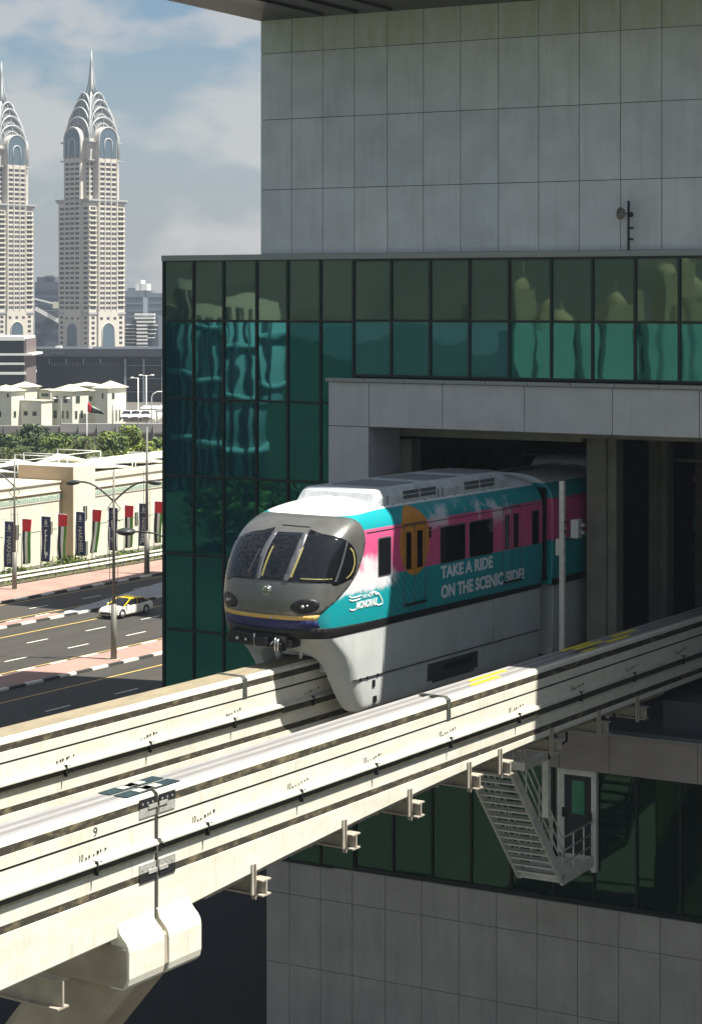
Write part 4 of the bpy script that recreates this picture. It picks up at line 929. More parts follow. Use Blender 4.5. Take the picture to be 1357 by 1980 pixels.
# guard rail and hedge
gr = thing('guard_rail', 'long white double guard rail between the banners and the pink pavement', 'guard rail', (RU(-104.6,140), 140, 0))
for z, h in ((.95, .13), (.62, .16)):
    mb = MB(); mb.bar((RU(-104.6,112), 112, z), (RU(-104.6,210), 210, z), .1, h); mb.build('rail', 'white', gr)
for k in range(45):
    v = 113+k*2.15; mb = MB(); u = RU(-104.72, v); mb.box(u-.05, u+.05, v-.05, v+.05, 0, .95); mb.build('post', 'coping', gr)
def leafy(name, pts_fn, n, size, mats, parent=None, seed=1):
    rnd = random.Random(seed); mb = MB()
    for _ in range(n):
        p = Vector(pts_fn(rnd)); s = size*rnd.uniform(.6, 1.3)
        a = Vector((rnd.gauss(0,1), rnd.gauss(0,1), rnd.gauss(0,1))).normalized(); b = a.cross(Vector((rnd.gauss(0,1), rnd.gauss(0,1), rnd.gauss(0,1)))).normalized()
        mb.add([p-a*s-b*s*.1, p-b*s*.55, p+a*s+b*s*.1, p+b*s*.55], [(0,1,2,3)], rnd.randrange(len(mats)))
    return mb.build(name, mats, parent)
M['leaf1'] = mat('leaf_mid', (.10,.14,.025), .6); M['leaf2'] = mat('leaf_light', (.19,.23,.03), .6); M['leaf3'] = mat('leaf_dark', (.035,.06,.018), .7); M['bark'] = mat('bark', (.12,.09,.06), .9)
def hedge_pt(r):
    v = r.uniform(113, 205); return (RU(-107.6, v)+r.uniform(-.2, 1.7), v, r.uniform(0, .75)+.35*math.sin(v*.9)*r.random()+(.5 if math.sin(v*.37) > .8 else 0)*r.random())
tag(leafy('hedge', hedge_pt, 15000, .15, ['leaf1','leaf2','leaf3','leaf1'], None, 3), kind='stuff')
# ================================================================== STREET LAMPS
M['lamp_pole'] = mat('lamp_pole', (.17,.165,.14), .55, .2); M['lamp_dark'] = mat('lamp_dark', (.05,.055,.05), .45, .3)
def head_mesh(mb, c, dirx, ln=1.0, r=.16):
    c = Vector(c); d = Vector(dirx).normalized(); pts = [c-d*ln/2, c-d*ln*.3, c, c+d*ln*.3, c+d*ln/2]
    mb.tube(pts, [r*.3, r*.8, r, r*.8, r*.25], 10)
def street_lamp(px, py, label, H_=12.1, arm_dir=Vector((CY, SY, 0)), arms=(1,-1), mast=False, base=None, thick=.2, grp='street lamps along the road'):
    b = base or atz(px, py, 0)
    s = thing('street_lamp', label, 'street lamp', (b.x, b.y, 0), 0, grp); z0 = b.z if False else 0
    mb = MB(); mb.tube([(b.x, b.y, 0), (b.x, b.y, H_*.30)], [thick, thick*.88], 12); mb.tube([(b.x, b.y, H_*.30), (b.x, b.y, H_)], [thick*.55, thick*.3], 10); mb.build('pole', 'lamp_pole', s)
    mb = MB(); mb.box(b.x-.35, b.x+.35, b.y-.35, b.y+.35, 0.0, .16); mb.build('base', 'pier', s)
    ad = arm_dir; O = Vector((b.x, b.y, 0))
    for q in arms:
        mb = MB(); pts = [O+ad*q*t+Vector((0,0,H_-2.0+1.25*math.sin(math.pi/2*min(1, t/2.0)))) for t in (0,.3,.7,1.1,1.5,1.9,2.2)]
        mb.tube(pts, [.06]*6+[.05], 8); a = mb.build('arm', 'lamp_dark', s)
        mb = MB(); head_mesh(mb, pts[-1]+ad*q*.35-Vector((0,0,.05)), ad*q-Vector((0,0,.12)), .95, .17); mb.build('lamp_head', 'lamp_dark', a)
    mb = MB()
    for q in (1, -1):
        z = H_-2.0; mb.tube([O+Vector((0,0,z+.1)), O+ad*q*.42+Vector((0,0,z-.45)), O+Vector((0,0,z-.95)), O-ad*q*.4+Vector((0,0,z-1.25))], .03, 6)
    mb.build('ornament', 'lamp_dark', s)
    if mast:
        mb = MB()
        for q in (-.26, .26):
            mb.tube([O+ad*q+Vector((0,0,3.0)), O+ad*q+Vector((0,0,H_-3.6))], .022, 6)
        for z in (3.2, 6.0, 8.0): mb.tube([O+ad*-.26+Vector((0,0,z)), O+ad*.26+Vector((0,0,z))], .018, 6)
        mb.build('banner_bracket', 'lamp_pole', s)
    return s
street_lamp(220, 1279, 'double armed street lamp standing on the pink median before the taxi', 12.1, mast=True)
street_lamp(28, 1143, 'street lamp at the left edge on the far pavement', 10.2, arms=(-1,), mast=True)
street_lamp(284, 1113, 'dark street lamp on the far pavement next to the glass corner', 12.3, arms=(), mast=True, thick=.24)
lp0 = atd(262, 1026, 95); ad = Vector((CY, SY, 0)); b0 = lp0+ad*3.1
sl_ = thing('street_lamp', 'dark oval lamp head reaching out from behind the green glass corner', 'street lamp', (b0.x, b0.y, 0), 0, 'street lamps along the road')
mb = MB(); mb.tube([(b0.x, b0.y, 0), (b0.x, b0.y, lp0.z-1.1)], [.18,.1], 10); mb.build('pole', 'lamp_pole', sl_)
mb = MB(); mb.tube([lp0+ad*-.1+Vector((0,0,-.04)), lp0+ad*.9+Vector((0,0,-.12)), lp0+ad*1.8+Vector((0,0,-.5)), b0+Vector((0,0,-1.2))], .04, 8); ar = mb.build('arm', 'lamp_dark', sl_)
mb = MB(); c = lp0-ad*.43+Vector((0,0,-.05)); mb.ball(c, .5, 14, 0, (.9,.9,.36)); mb.build('lamp_head', 'lamp_dark', ar)
# ================================================================== TAXI
def sedan(loc, rz, body_col, roof_col, label, cat='taxi', sign=True, grp=None):
    """local: x forward"""
    c = thing('taxi' if sign else 'parked_car', label, cat, loc, rz, grp)
    def loft(secs, name, material, parent=c, smooth=True):
        mb = MB(); n = len(secs[0]); vs = [Vector(p) for s_ in secs for p in s_]
        mb.add(vs, [(j*n+i, j*n+(i+1) % n, (j+1)*n+(i+1) % n, (j+1)*n+i) for j in range(len(secs)-1) for i in range(n)]+[tuple(range(n-1,-1,-1)), tuple(range((len(secs)-1)*n, len(secs)*n))], 0, smooth)
        o = mb.build(name, material, parent, local=True); es = o.modifiers.new('e', 'EDGE_SPLIT'); es.split_angle = math.radians(38); return o
    def sec(x, hw, z0, zb, zt, cr):  # body section: width hw, sill z0, belt zb, top zt
        return [(x, -hw*.86, z0), (x, -hw, z0+.12), (x, -hw, zb-.12), (x, -hw*.93, zb), (x, -hw*.5, zt), (x, 0, zt+cr), (x, hw*.5, zt), (x, hw*.93, zb), (x, hw, zb-.12), (x, hw, z0+.12), (x, hw*.86, z0)]
    B = loft([sec(-2.42,.72,.38,.72,.86,.02), sec(-2.3,.86,.24,.86,1.0,.02), sec(-1.6,.92,.2,.93,1.04,.02), sec(-.8,.92,.2,.92,.97,.0), sec(.6,.92,.2,.9,.96,0), sec(1.2,.92,.2,.86,.93,.03), sec(1.9,.9,.22,.78,.84,.03), sec(2.3,.82,.26,.66,.72,.03), sec(2.45,.66,.32,.52,.58,.02)], 'body', body_col)
    def cs(x, hb, ht, zb, zt): return [(x, -hb, zb), (x, -ht, zt), (x, -ht*.6, zt+.05), (x, ht*.6, zt+.05), (x, ht, zt), (x, hb, zb)]
    loft([cs(-2.05,.70,.62,.97,.99), cs(-1.3,.80,.62,.95,1.30), cs(-.5,.84,.64,.93,1.40), cs(.25,.84,.63,.92,1.36), cs(1.25,.80,.70,.90,.93)], 'windows', 'tglass', B)
    R_ = loft([cs(-1.32,.66,.62,1.27,1.31), cs(-.5,.67,.645,1.365,1.41), cs(.28,.66,.63,1.325,1.37)], 'roof', roof_col, B)
    mb = MB()
    for s in (1,-1):
        for (xa, za, xb, zb_, wdt) in ((1.25,.9,.25,1.36,.07),(-2.0,.98,-1.3,1.30,.12),(-.45,.9,-.5,1.39,.05)):
            mb.bar((xa, s*.83, za), (xb, s*.655, zb_), wdt, .04)
        mb.bar((.25,s*.65,1.37), (-1.3,s*.64,1.32), .05, .05)
    mb.build('window_pillar', roof_col, B, local=True)
    for s in (1,-1):
        mb = MB(); mb.ball((.95, s*1.0, .97), .12, 10, 0, (.7,1,.7)); mb.build('wing_mirror', body_col, B, local=True)
        for x in (1.5, -1.4):
            mb = MB(); mb.tube([(x, s*.74, .33), (x, s*.93, .33)], .335, 20); wl = mb.build('wheel', 'black', c, local=True)
            mb = MB(); mb.tube([(x, s*.925, .33), (x, s*.945, .33)], .22, 12); mb.build('rim', 'steel', wl, local=True)
            mb = MB(); mb.tube([(x, s*.86, .38), (x, s*.922, .38)], .40, 20); mb.build('wheel_arch', 'dark', B, local=True)
        mb = MB(); mb.ball((2.24, s*.66, .63), .16, 12, 0, (.8,.9,.42)); mb.build('headlight', 'lamp_lens_c', B, local=True)
        mb = MB(); mb.ball((-2.34, s*.68, .78), .13, 12, 0, (.6,1.2,.6)); mb.build('tail_light', 'red_cloth', B, local=True)
        mb = MB(); mb.box(-.62, -.58, s*.918, s*.925, .25, .9); mb.box(.4, .44, s*.918, s*.925, .25, .9); mb.box(-1.2, -1.0, s*.922, s*.935, .78, .8); mb.box(-.35, -.15, s*.922, s*.935, .78, .8); mb.build('door_gap', 'dark', B, local=True)
    mb = MB(); mb.box(2.38, 2.46, -.5, .5, .36, .50); mb.box(2.3, 2.42, -.7, .7, .24, .32); mb.build('grille', 'dark', B, local=True)
    if sign:
        mb = MB(); mb.box(-.35, -.1, -.25, .25, 1.44, 1.56); mb.build('roof_sign', 'red_cloth' if False else 'trim_y', R_, local=True, bevel=.03)
    return c
M['lamp_lens_c'] = mat('headlight_lens', (.6,.6,.58), .1, .3); M['taxi_white'] = mat('taxi_white', (.76,.72,.62), .28); M['taxi_yellow'] = mat('taxi_yellow', (.78,.55,.02), .3)
tp = atz(243, 1190, 0); sedan((tp.x, tp.y, 0), math.radians(-90)-math.atan(.075)*1, 'taxi_white', 'taxi_yellow', 'white taxi with yellow roof driving on the shaded lane behind the street lamp').scale = (.93, .93, .93)
# ================================================================== TREES
def tree(px, d, zt, rad, label, seed, kind='broad', mats=('leaf1','leaf2','leaf3'), grp='trees behind the long building', n=4200, size=.24):
    b = atd(px, 900, d); b.z = 0
    t = thing('broadleaf_tree', label, 'tree', (b.x, b.y, 0), 0, grp); rnd = random.Random(seed)
    mb = MB(); mb.tube([b, b+Vector((.1,.05,zt*.3)), b+Vector((0,.1,zt*.55))], [.22,.17,.1], 8)
    for k in range(5):
        a = rnd.uniform(0, 6.28); mb.tube([b+Vector((0,0,zt*.3)), b+Vector((math.cos(a)*rad*.35, math.sin(a)*rad*.35, zt*.55)), b+Vector((math.cos(a)*rad*.7, math.sin(a)*rad*.7, zt*.75))], [.1,.06,.03], 6)
    mb.build('trunk', 'bark', t)
    blobs = []
    for _ in range(22):
        a = rnd.uniform(0, 6.28); r_ = rad*rnd.uniform(.1, .85); z = zt*rnd.uniform(.32, .9); k = 1-abs(z/zt-.55)*.9
        blobs.append((b+Vector((math.cos(a)*r_*k, math.sin(a)*r_*k, z)), rnd.uniform(.20, .34)*rad+.3, rnd.randrange(3)))
    blobs.append((b+Vector((0,0,zt-.6)), .3*rad+.2, 1))
    mb = MB()
    for _ in range(n):
        c, r_, m_ = rnd.choice(blobs); dv = Vector((rnd.gauss(0,1), rnd.gauss(0,1), rnd.gauss(0,1))).normalized()*r_*rnd.uniform(.6, 1.08); p = c+dv; p.z = min(p.z, zt)
        s = size*rnd.uniform(.6, 1.3); nrm = (dv.normalized()+Vector((rnd.gauss(0,.5), rnd.gauss(0,.5), rnd.gauss(0,.5)))).normalized(); a = nrm.cross(Vector((rnd.gauss(0,1), rnd.gauss(0,1), rnd.gauss(0,1)))).normalized(); bb = nrm.cross(a)
        mb.add([p-a*s, p-bb*s*.6, p+a*s, p+bb*s*.6], [(0,1,2,3)], m_ if rnd.random() < .7 else rnd.randrange(3))
    mb.build('crown', list(mats), t); return t
def palm(px, d, zt, label, seed):
    b = atd(px, 900, d); b.z = 0; rnd = random.Random(seed)
    t = thing('palm_tree', label, 'palm tree', (b.x, b.y, 0), 0, 'palms behind the long building'); top = b+Vector((rnd.uniform(-.3,.3), rnd.uniform(-.3,.3), zt-1.3))
    mb = MB(); mb.tube([b, (b+top)/2+Vector((.1,0,0)), top], [.24,.18,.17], 8); mb.build('trunk', 'bark', t)
    mb = MB()
    for k in range(26):
        a = rnd.uniform(0, 6.28); el = rnd.uniform(-.5, 1.2); dh = Vector((math.cos(a), math.sin(a), 0)); L_ = rnd.uniform(1.9, 2.6); pts = []
        for q in range(8):
            f = q/7; pts.append(top+dh*(L_*f*math.cos(el*.6))+Vector((0,0,1))*(L_*f*math.sin(el)*.75-1.1*f*f))
        sd = dh.cross(Vector((0,0,1)))
        for q in range(7):
            for sgn in (1,-1):
                for w_ in (0, .5):
                    p = pts[q]+(pts[q+1]-pts[q])*w_; tip = p+sd*sgn*.42*(1-.5*q/7)+(pts[q+1]-pts[q])*.9-Vector((0,0,.12)); mb.add([p, p+(pts[q+1]-pts[q])*.28, tip], [(0,1,2)], rnd.randrange(3))
    mb.build('crown', ['leaf1','palm_l','leaf3'], t); return t
M['palm_l'] = mat('palm_leaf', (.13,.13,.045), .6)
tree(207, 236, 7.6, 2.9, 'dense broadleaf tree, leftmost of the three bright green ones', 11)
tree(250, 240, 8.1, 3.4, 'tallest bright green broadleaf tree behind the roof sails', 12)
tree(283, 232, 6.8, 2.4, 'small broadleaf tree at the foot of the tallest one', 14)
tree(310, 236, 7.0, 2.4, 'darker broadleaf tree beside the green glass corner', 13, mats=('leaf3','leaf1','leaf3'))
tree(60, 250, 7.6, 3.0, 'rounded dark green tree rising between the palms at left', 15, mats=('leaf1','leaf3','leaf3'))
tree(112, 246, 6.8, 3.0, 'low dark green tree between the palms left of the flagpole', 16, mats=('leaf1','leaf3','leaf2'))
tree(146, 250, 6.4, 2.6,  'low bushy tree just left of the tall palm', 19, mats=('leaf1','leaf3','leaf3'))
tree(14, 246, 6.6, 2.8, 'low dark tree at the left edge behind the palms', 21, mats=('leaf3','leaf1','leaf3'))
for i, (x, z, lb) in enumerate(((8,7.6,'palm at the far left edge behind the tents'),(35,7.7,'shaggy palm second from the left'),(74,7.3,'short palm under the rounded dark tree'),(98,7.8,'palm in the middle of the palm row'),(128,7.7,'palm right of the middle of the palm row'),(164,8.9,'tallest palm, beside the flagpole'),(186,7.2,'short palm left of the bright green trees'))):
    palm(x, 222, z, lb, 40+i)
M['far_green'] = M['leaf3']
# ================================================================== FLAG, FLYOVER, VILLAS
fb = atd(168, 800, 262); zt_ = 23-(773-YH)*262/F
fl = thing('national_flag', 'red, green, white and black flag flying on a tall white pole before the villas', 'flag', (fb.x, fb.y, 0))
mb = MB(); mb.tube([(fb.x, fb.y, 0), (fb.x, fb.y, zt_)], .06, 8); mb.build('pole', 'white', fl)
def fpt(a, b): return Vector((fb.x, fb.y, zt_-.25))+Vector((CY, SY, 0))*(a*2.15)+Vector((SY, -CY, 0))*(.12*math.sin(a*7))+Vector((0,0,-1.25*a-(1-.75*a)*1.3*b))
for nm, m_, a0, a1, b0_, b1_ in (('red_band','red_cloth',0,.25,0,1),('green_band','grn_cloth',.25,1,0,.12),('white_band','wht_cloth',.25,1,.12,.30),('black_band','blk_cloth',.25,1,.30,1)):
    mb = MB(); n, k = 8, 4; vs = [fpt(a0+(a1-a0)*i/n, b0_+(b1_-b0_)*j/k) for i in range(n+1) for j in range(k+1)]
    mb.add(vs, [(i*(k+1)+j, i*(k+1)+j+1, (i+1)*(k+1)+j+1, (i+1)*(k+1)+j) for i in range(n) for j in range(k)], 0, True); o = mb.build(nm, m_, fl); s = o.modifiers.new('t', 'SOLIDIFY'); s.thickness = .01
RT = Vector((CY, SY, 0)); FW = Vector((-SY, CY, 0))
def cbox(mb, x0, x1, d0, d1, z0, z1, m=0):
    """box whose front faces the street view: pixel columns x0..x1 at depth d0, going back to depth d1"""
    a, b = (x0-XC)/F*d0, (x1-XC)/F*d0
    vs = [RT*r+FW*dd+Vector((0,0,z)) for z in (z0, z1) for r, dd in ((a,d0),(b,d0),(b,d1),(a,d1))]
    mb.add(vs, [(0,3,2,1),(4,5,6,7),(0,1,5,4),(1,2,6,5),(2,3,7,6),(3,0,4,7)], m)
M['flyover'] = mat('flyover_concrete', (.22,.205,.19), .85, 0, .08, .3); M['flyover2'] = mat('flyover_parapet', (.30,.29,.28), .8, 0, .06, .5)
c_ = atd(150, 800, 300); fo = thing('flyover_wall', 'long grey concrete flyover wall crossing behind the trees', 'wall', (c_.x, c_.y, 0))
mb = MB(); cbox(mb, -140, 1500, 300, 308, 0, 3.6, 0); cbox(mb, 118, 1500, 299, 300-.02, 3.6, 4.75, 1); cbox(mb, -140, 118, 298.6, 300-.02, 2.2, 4.45, 0); cbox(mb, 118, 1500, 298.9, 299.6, 3.3, 3.62, 0)
for k in range(16): cbox(mb, -100+k*36, -99.4+k*36, 298.5, 299, 2.3, 4.6, 0)
mb.build('concrete_wall', ['flyover','flyover2','cream_d'], fo)
M['villa'] = mat('villa_render', (.62,.61,.50), .85, 0, .05, .4); M['villa_roof'] = mat('villa_roof', (.50,.48,.36), .85, 0, .08, .8)
def villa(xc, d, wu, wv, zt, label, roof=1.3, wins=(), low=None):
    C = atd(xc, 800, d); b = thing('villa', label, 'house', (C.x, C.y, 0), 0, 'cream villas behind the flyover')
    mb = MB(); mb.box(C.x-wu, C.x, C.y, C.y+wv, 0, zt); mb.build('wall', 'villa', b)
    mb = MB(); mb.box(C.x-wu-.2, C.x+.2, C.y-.2, C.y+wv+.2, zt, zt+.15)
    if roof:
        ov = .45; z = zt+.16; p = [(C.x-wu-ov, C.y-ov, z), (C.x+ov, C.y-ov, z), (C.x+ov, C.y+wv+ov, z), (C.x-wu-ov, C.y+wv+ov, z), (C.x-wu/2, C.y+wv/2, z+roof)]
        mb.add(p, [(0,1,4),(1,2,4),(2,3,4),(3,0,4),(3,2,1,0)])
    mb.build('roof', 'villa_roof', b)
    for face, a, zc, w_, h_ in wins:
        if face == 'l': mb = MB(); mb.box(C.x-a-w_/2, C.x-a+w_/2, C.y-.05, C.y+.02, zc-h_/2, zc+h_/2); q = MB(); q.box(C.x-a-w_/2+.08, C.x-a+w_/2-.08, C.y-.07, C.y-.045, zc-h_/2+.08, zc+h_/2-.08)
        else: mb = MB(); mb.box(C.x-.02, C.x+.05, C.y+a-w_/2, C.y+a+w_/2, zc-h_/2, zc+h_/2); q = MB(); q.box(C.x+.045, C.x+.07, C.y+a-w_/2+.08, C.y+a+w_/2-.08, zc-h_/2+.08, zc+h_/2-.08)
        f = mb.build('window', 'villa', b); q.build('pane', 'wdark', f)
    return b
villa(140, 352, 4.4, 4.6, 6.9, 'hip roofed cream villa immediately left of the flag', 1.1, [('l',1.4,5.6,1,1.3),('l',3.4,5.6,.9,1.3),('l',1.0,3.0,.6,1.5),('l',2.0,3.0,.6,1.5),('l',3.6,3.0,.9,1.5),('r',1.5,5.6,1.3,1.4),('r',1.0,3.0,.8,1.5),('r',2.6,3.0,.8,1.5)])
villa(208, 352, 2.6, 5.4, 7.4, 'tall narrow hip roofed villa, rightmost of the row', 1.2, [('l',1.0,6.2,.5,1.1),('r',1.6,6.2,.9,1.2),('r',1.5,2.8,.5,2.0),('r',2.5,2.8,.5,2.0),('r',3.5,2.8,.5,2.0)])
villa(184, 360, 3.4, 3.0, 6.6, 'small recessed villa between the two hip roofed ones', 0, [('l',1.0,5.4,.8,.9)])
villa(176, 366, 4.5, 3.4, 7.2, 'white villa block with shallow roof behind the flag', .6, [])
villa(80, 350, 5.6, 3.0, 5.4, 'flat topped villa with pale shaded wall and four windows', 0, [('l',1.4,3.3,1.0,.9),('l',3.3,3.3,1.0,.9)])
villa(98, 358, 2.6, 3.0, 6.9, 'flat villa block with a wide dark window under the eaves', 0, [('l',1.2,6.1,1.7,.7)])
villa(22, 350, 5.0, 3.4, 7.0, 'leftmost villa with open roof terrace and small dark window', 1.0, [('l',.7,6.4,.6,.8),('l',2.5,3.2,.9,1.2),('r',.9,3.2,.8,1.2)])
villa(48, 356, 3.0, 4.0, 7.4, 'villa with broad shallow roof behind the leftmost one', .9, [('l',1.2,3.3,1.6,1.2)])
# ================================================================== BUILDINGS FARTHER BACK
def zpx(y, d): return EYE-(y-YH)*d/F
M['office'] = mat('office_glass', (.022,.028,.036), .25, 0, .2, .15); M['office_f'] = mat('office_frame', (.05,.055,.065), .5); M['pil'] = mat('pale_steel', (.24,.27,.29), .5)
C = atd(180, 700, 455); ofc = thing('office_building', 'long dark glass office block in front of the towers, faint name on its top band', 'office building', (C.x, C.y, 0))
mb = MB(); cbox(mb, 52, 900, 456, 475, 0, zpx(689, 455)); mb.build('glass_wall', 'office', ofc)
mb = MB(); cbox(mb, 48, 900, 454, 476, zpx(689, 455)+.02, zpx(674, 455)); mb.build('roof_band', 'office_f', ofc)
for x, w_ in ((240,4),(276,3.4),(312,3.4)): mb = MB(); cbox(mb, x, x+w_, 454.6, 455.9, 0, zpx(694, 455)); mb.build('pilaster', 'pil', ofc)
for x in (94, 127, 160, 193): mb = MB(); cbox(mb, x, x+2, 455, 455.9, zpx(703, 455), zpx(693, 455)); mb.build('fin', 'pil', ofc)
mb = MB()
for y in (706, 731, 757): cbox(mb, 240, 900, 455.2, 455.95, zpx(y+1.2, 455), zpx(y, 455))
for x in range(100, 235, 5): cbox(mb, x, x+.8, 455.6, 455.95, zpx(707, 455), zpx(701, 455))
mb.build('floor_line', 'pil', ofc)
M['faint'] = mat('faint_lettering', (.13,.14,.15), .5)
oorg = Vector(ORG[ofc.name])
def cfn(d): return lambda a, b, h: RT*((a-XC)/F*d)+FW*(d-h-.02)+Vector((0,0,zpx(b, d)))-oorg
text_part('lettering', 'Google', 'faint', ofc, (96, 687, 124, 677), cfn(454), .03)
for i, (x, w_, y) in enumerate(((107,10,669),(170,6,672),(4,0,0))):
    if w_: mb = MB(); cbox(mb, x, x+w_, 460, 463, zpx(674, 460)-.3, zpx(y, 460)-.0); mb.build('roof_plant', 'white', ofc)
C = atd(20, 700, 415); lo = thing('office_building', 'dark square office with white floor bands at the left edge', 'office building', (C.x, C.y, 0))
mb = MB(); cbox(mb, -60, 46, 416, 428, 0, zpx(656, 416)); mb.build('glass_wall', 'office', lo)
for y0, y1, x1 in ((650,658,47),(683,687,62),(701,705,47),(719,724,50)): mb = MB(); cbox(mb, -62, x1, 414.6, 429, zpx(y1, 415), zpx(y0, 415)); mb.build('floor_band', 'white', lo)
mb = MB(); cbox(mb, 46, 51, 415, 428, 0, zpx(655, 415)); mb.build('end_wall', mat('mauve_cladding', (.17,.13,.125), .7), lo)
M['haze_dark'] = mat('blue_grey_cladding', (.07,.08,.10), .7, 0, .1, .1); M['haze_mid'] = mat('grey_cladding', (.15,.17,.20), .7, 0, .1, .1); M['far_glass'] = mat('far_glass', (.04,.055,.07), .3)
def block(nm, label, x0, x1, y, d, dep, m, rows, extra=None, lines=True):
    C = atd((x0+x1)/2, 700, d); b = thing(nm, label, 'building', (C.x, C.y, 0)); z = zpx(y, d)
    mb = MB(); cbox(mb, x0, x1, d, d+dep, 0, z); mb.build('wall', m, b)
    if lines:
        mb = MB(); zz = 6.0; k = 0
        while zz < z-2: cbox(mb, x0+1, x1-1, d-.25, d-.02, zz, zz+1.3); zz += rows
        mb.build('window_band', 'far_glass', b)
    if extra:
        for ex in extra: mb = MB(); cbox(mb, ex[0], ex[1], d+1, d+dep-1, z, zpx(ex[2], d)); mb.build('roof_block', ex[3], b)
    return b
block('apartment_tower', 'dark hazy block with stepped roof between the two spired towers', 67, 118, 545, 1050, 30, 'haze_dark', 4, [(71,107,535,'haze_dark'),(86,104,532,'haze_mid')])
hb = block('curved_hall', 'grey block with a sloping pale roof edge between the two spired towers', 67, 130, 600, 900, 22, 'haze_dark', 5)
mb = MB(); c1, c2 = atd(68, 596, 896), atd(118, 623, 896); mb.bar(c1, c2, .6, 1.6); c1, c2 = atd(66, 577, 896), atd(118, 590, 896); mb.bar(c1, c2, .6, .7); mb.build('roof_edge', 'white', hb)
mb = MB(); cbox(mb, 102, 118, 895, 899, zpx(596, 895), zpx(583, 895)); mb.build('roof_block', 'cream', hb)
block('apartment_tower', 'blue grey tower with white roof box right of the middle spired tower', 240, 277, 561, 1150, 25, 'haze_mid', 4, [(262,284,548,'white'),(270,273,541,'white'),(247,262,556,'haze_mid')])
block('apartment_tower', 'plain hazy tower block touching the green glass corner', 274, 345, 566, 1250, 25, 'haze_mid', 4, [(284,292,560,'haze_mid')])
bb = block('balcony_building', 'dark building with a bright stack of white balconies', 238, 306, 612, 820, 18, 'haze_dark', 9, None, False)
for k in range(11):
    y = 606+k*7; mb = MB(); w_ = 264-(k < 2)*4; cbox(mb, w_, 284+(14 if k < 3 else 0), 815, 819.9, zpx(y+3.6, 815), zpx(y, 815)); mb.build('balcony', 'white', bb)
    if k > 2: mb = MB(); cbox(mb, 242, 262, 817, 819.9, zpx(y+1.4, 815), zpx(y, 815)); mb.build('balcony', 'white', bb)
for k in range(4): mb = MB(); cbox(mb, 284, 303-k*2, 816, 819.9, zpx(628+k*8+1.5, 815), zpx(628+k*8, 815)); mb.build('balcony', 'white', bb)
# parked cars and lamps by the far car park
for i, (x, lb) in enumerate(((246,'tiny white parked car nearest the villas in the far car park'),(263,'tiny white parked car in the middle of the far car park'),(281,'tiny white parked car at the right of the far car park'))):
    p = atz(x, 818, 2.1); sedan((p.x, p.y, 2.75), math.radians(-64+i*5), 'white', 'white', lb, 'car', False, 'cars in the far car park')
C = atd(262, 810, 350); cpk = MB(); cbox(cpk, 238, 300, 346, 372, 2.2, 2.72); tag(cpk.build('car_park_deck', 'cream'), kind='structure')
C = atd(296, 790, 330); cn = thing('fuel_canopy', 'white curved canopy roof beside the far lamps', 'canopy', (C.x, C.y, 0))
mb = MB(); cbox(mb, 270, 300, 332, 338, zpx(792, 332), zpx(788, 332)); cbox(mb, 300, 345, 330, 338, zpx(797, 330), zpx(788, 330)); mb.build('roof', 'white', cn, bevel=.15)
for x in (302, 318): mb = MB(); cbox(mb, x, x+2.5, 332, 332.4, 0, zpx(790, 332)); mb.build('post', 'white', cn)
for x, y, d, H_, lb, arms in ((267,730,345,0,'tallest far white lamp post with a small head pointing left',(-1,)),(283,725,350,0,'far white double lamp post in front of the office pilasters',(1,-1)),(118,770,300,0,'thin grey lamp post in front of the villa left of the flag',(1,-1)),(218,782,296,0,'dark lamp post in front of the rightmost villa',())):
    C = atd(x, 800, d); zt2 = zpx(y, d); s = thing('far_street_lamp', lb, 'street lamp', (C.x, C.y, 0), 0, 'distant lamp posts')
    mb = MB(); mb.tube([(C.x, C.y, 0), (C.x, C.y, zt2)], [.13,.08], 8); mb.build('pole', 'white' if x > 250 else 'lamp_pole', s)
    for q in arms:
        mb = MB(); e = Vector((C.x, C.y, zt2))+RT*q*1.0; mb.tube([(C.x, C.y, zt2-.1), e], .05, 6); a = mb.build('arm', 'white' if x > 250 else 'lamp_pole', s); mb = MB(); head_mesh(mb, e, RT*q, .7, .14); mb.build('lamp_head', 'white', a)
C = atd(293, 790, 318); s = thing('curved_lamp', 'white hooked lamp post bending right at the glass corner', 'street lamp', (C.x, C.y, 0), 0, 'distant lamp posts')
mb = MB(); t_ = zpx(757, 318); mb.tube([Vector((C.x, C.y, 0)), Vector((C.x, C.y, t_-.9)), Vector((C.x, C.y, t_-.35))+RT*.25, Vector((C.x, C.y, t_))+RT*.9, Vector((C.x, C.y, t_))+RT*2.2], .09, 8); mb.build('pole', 'white', s)
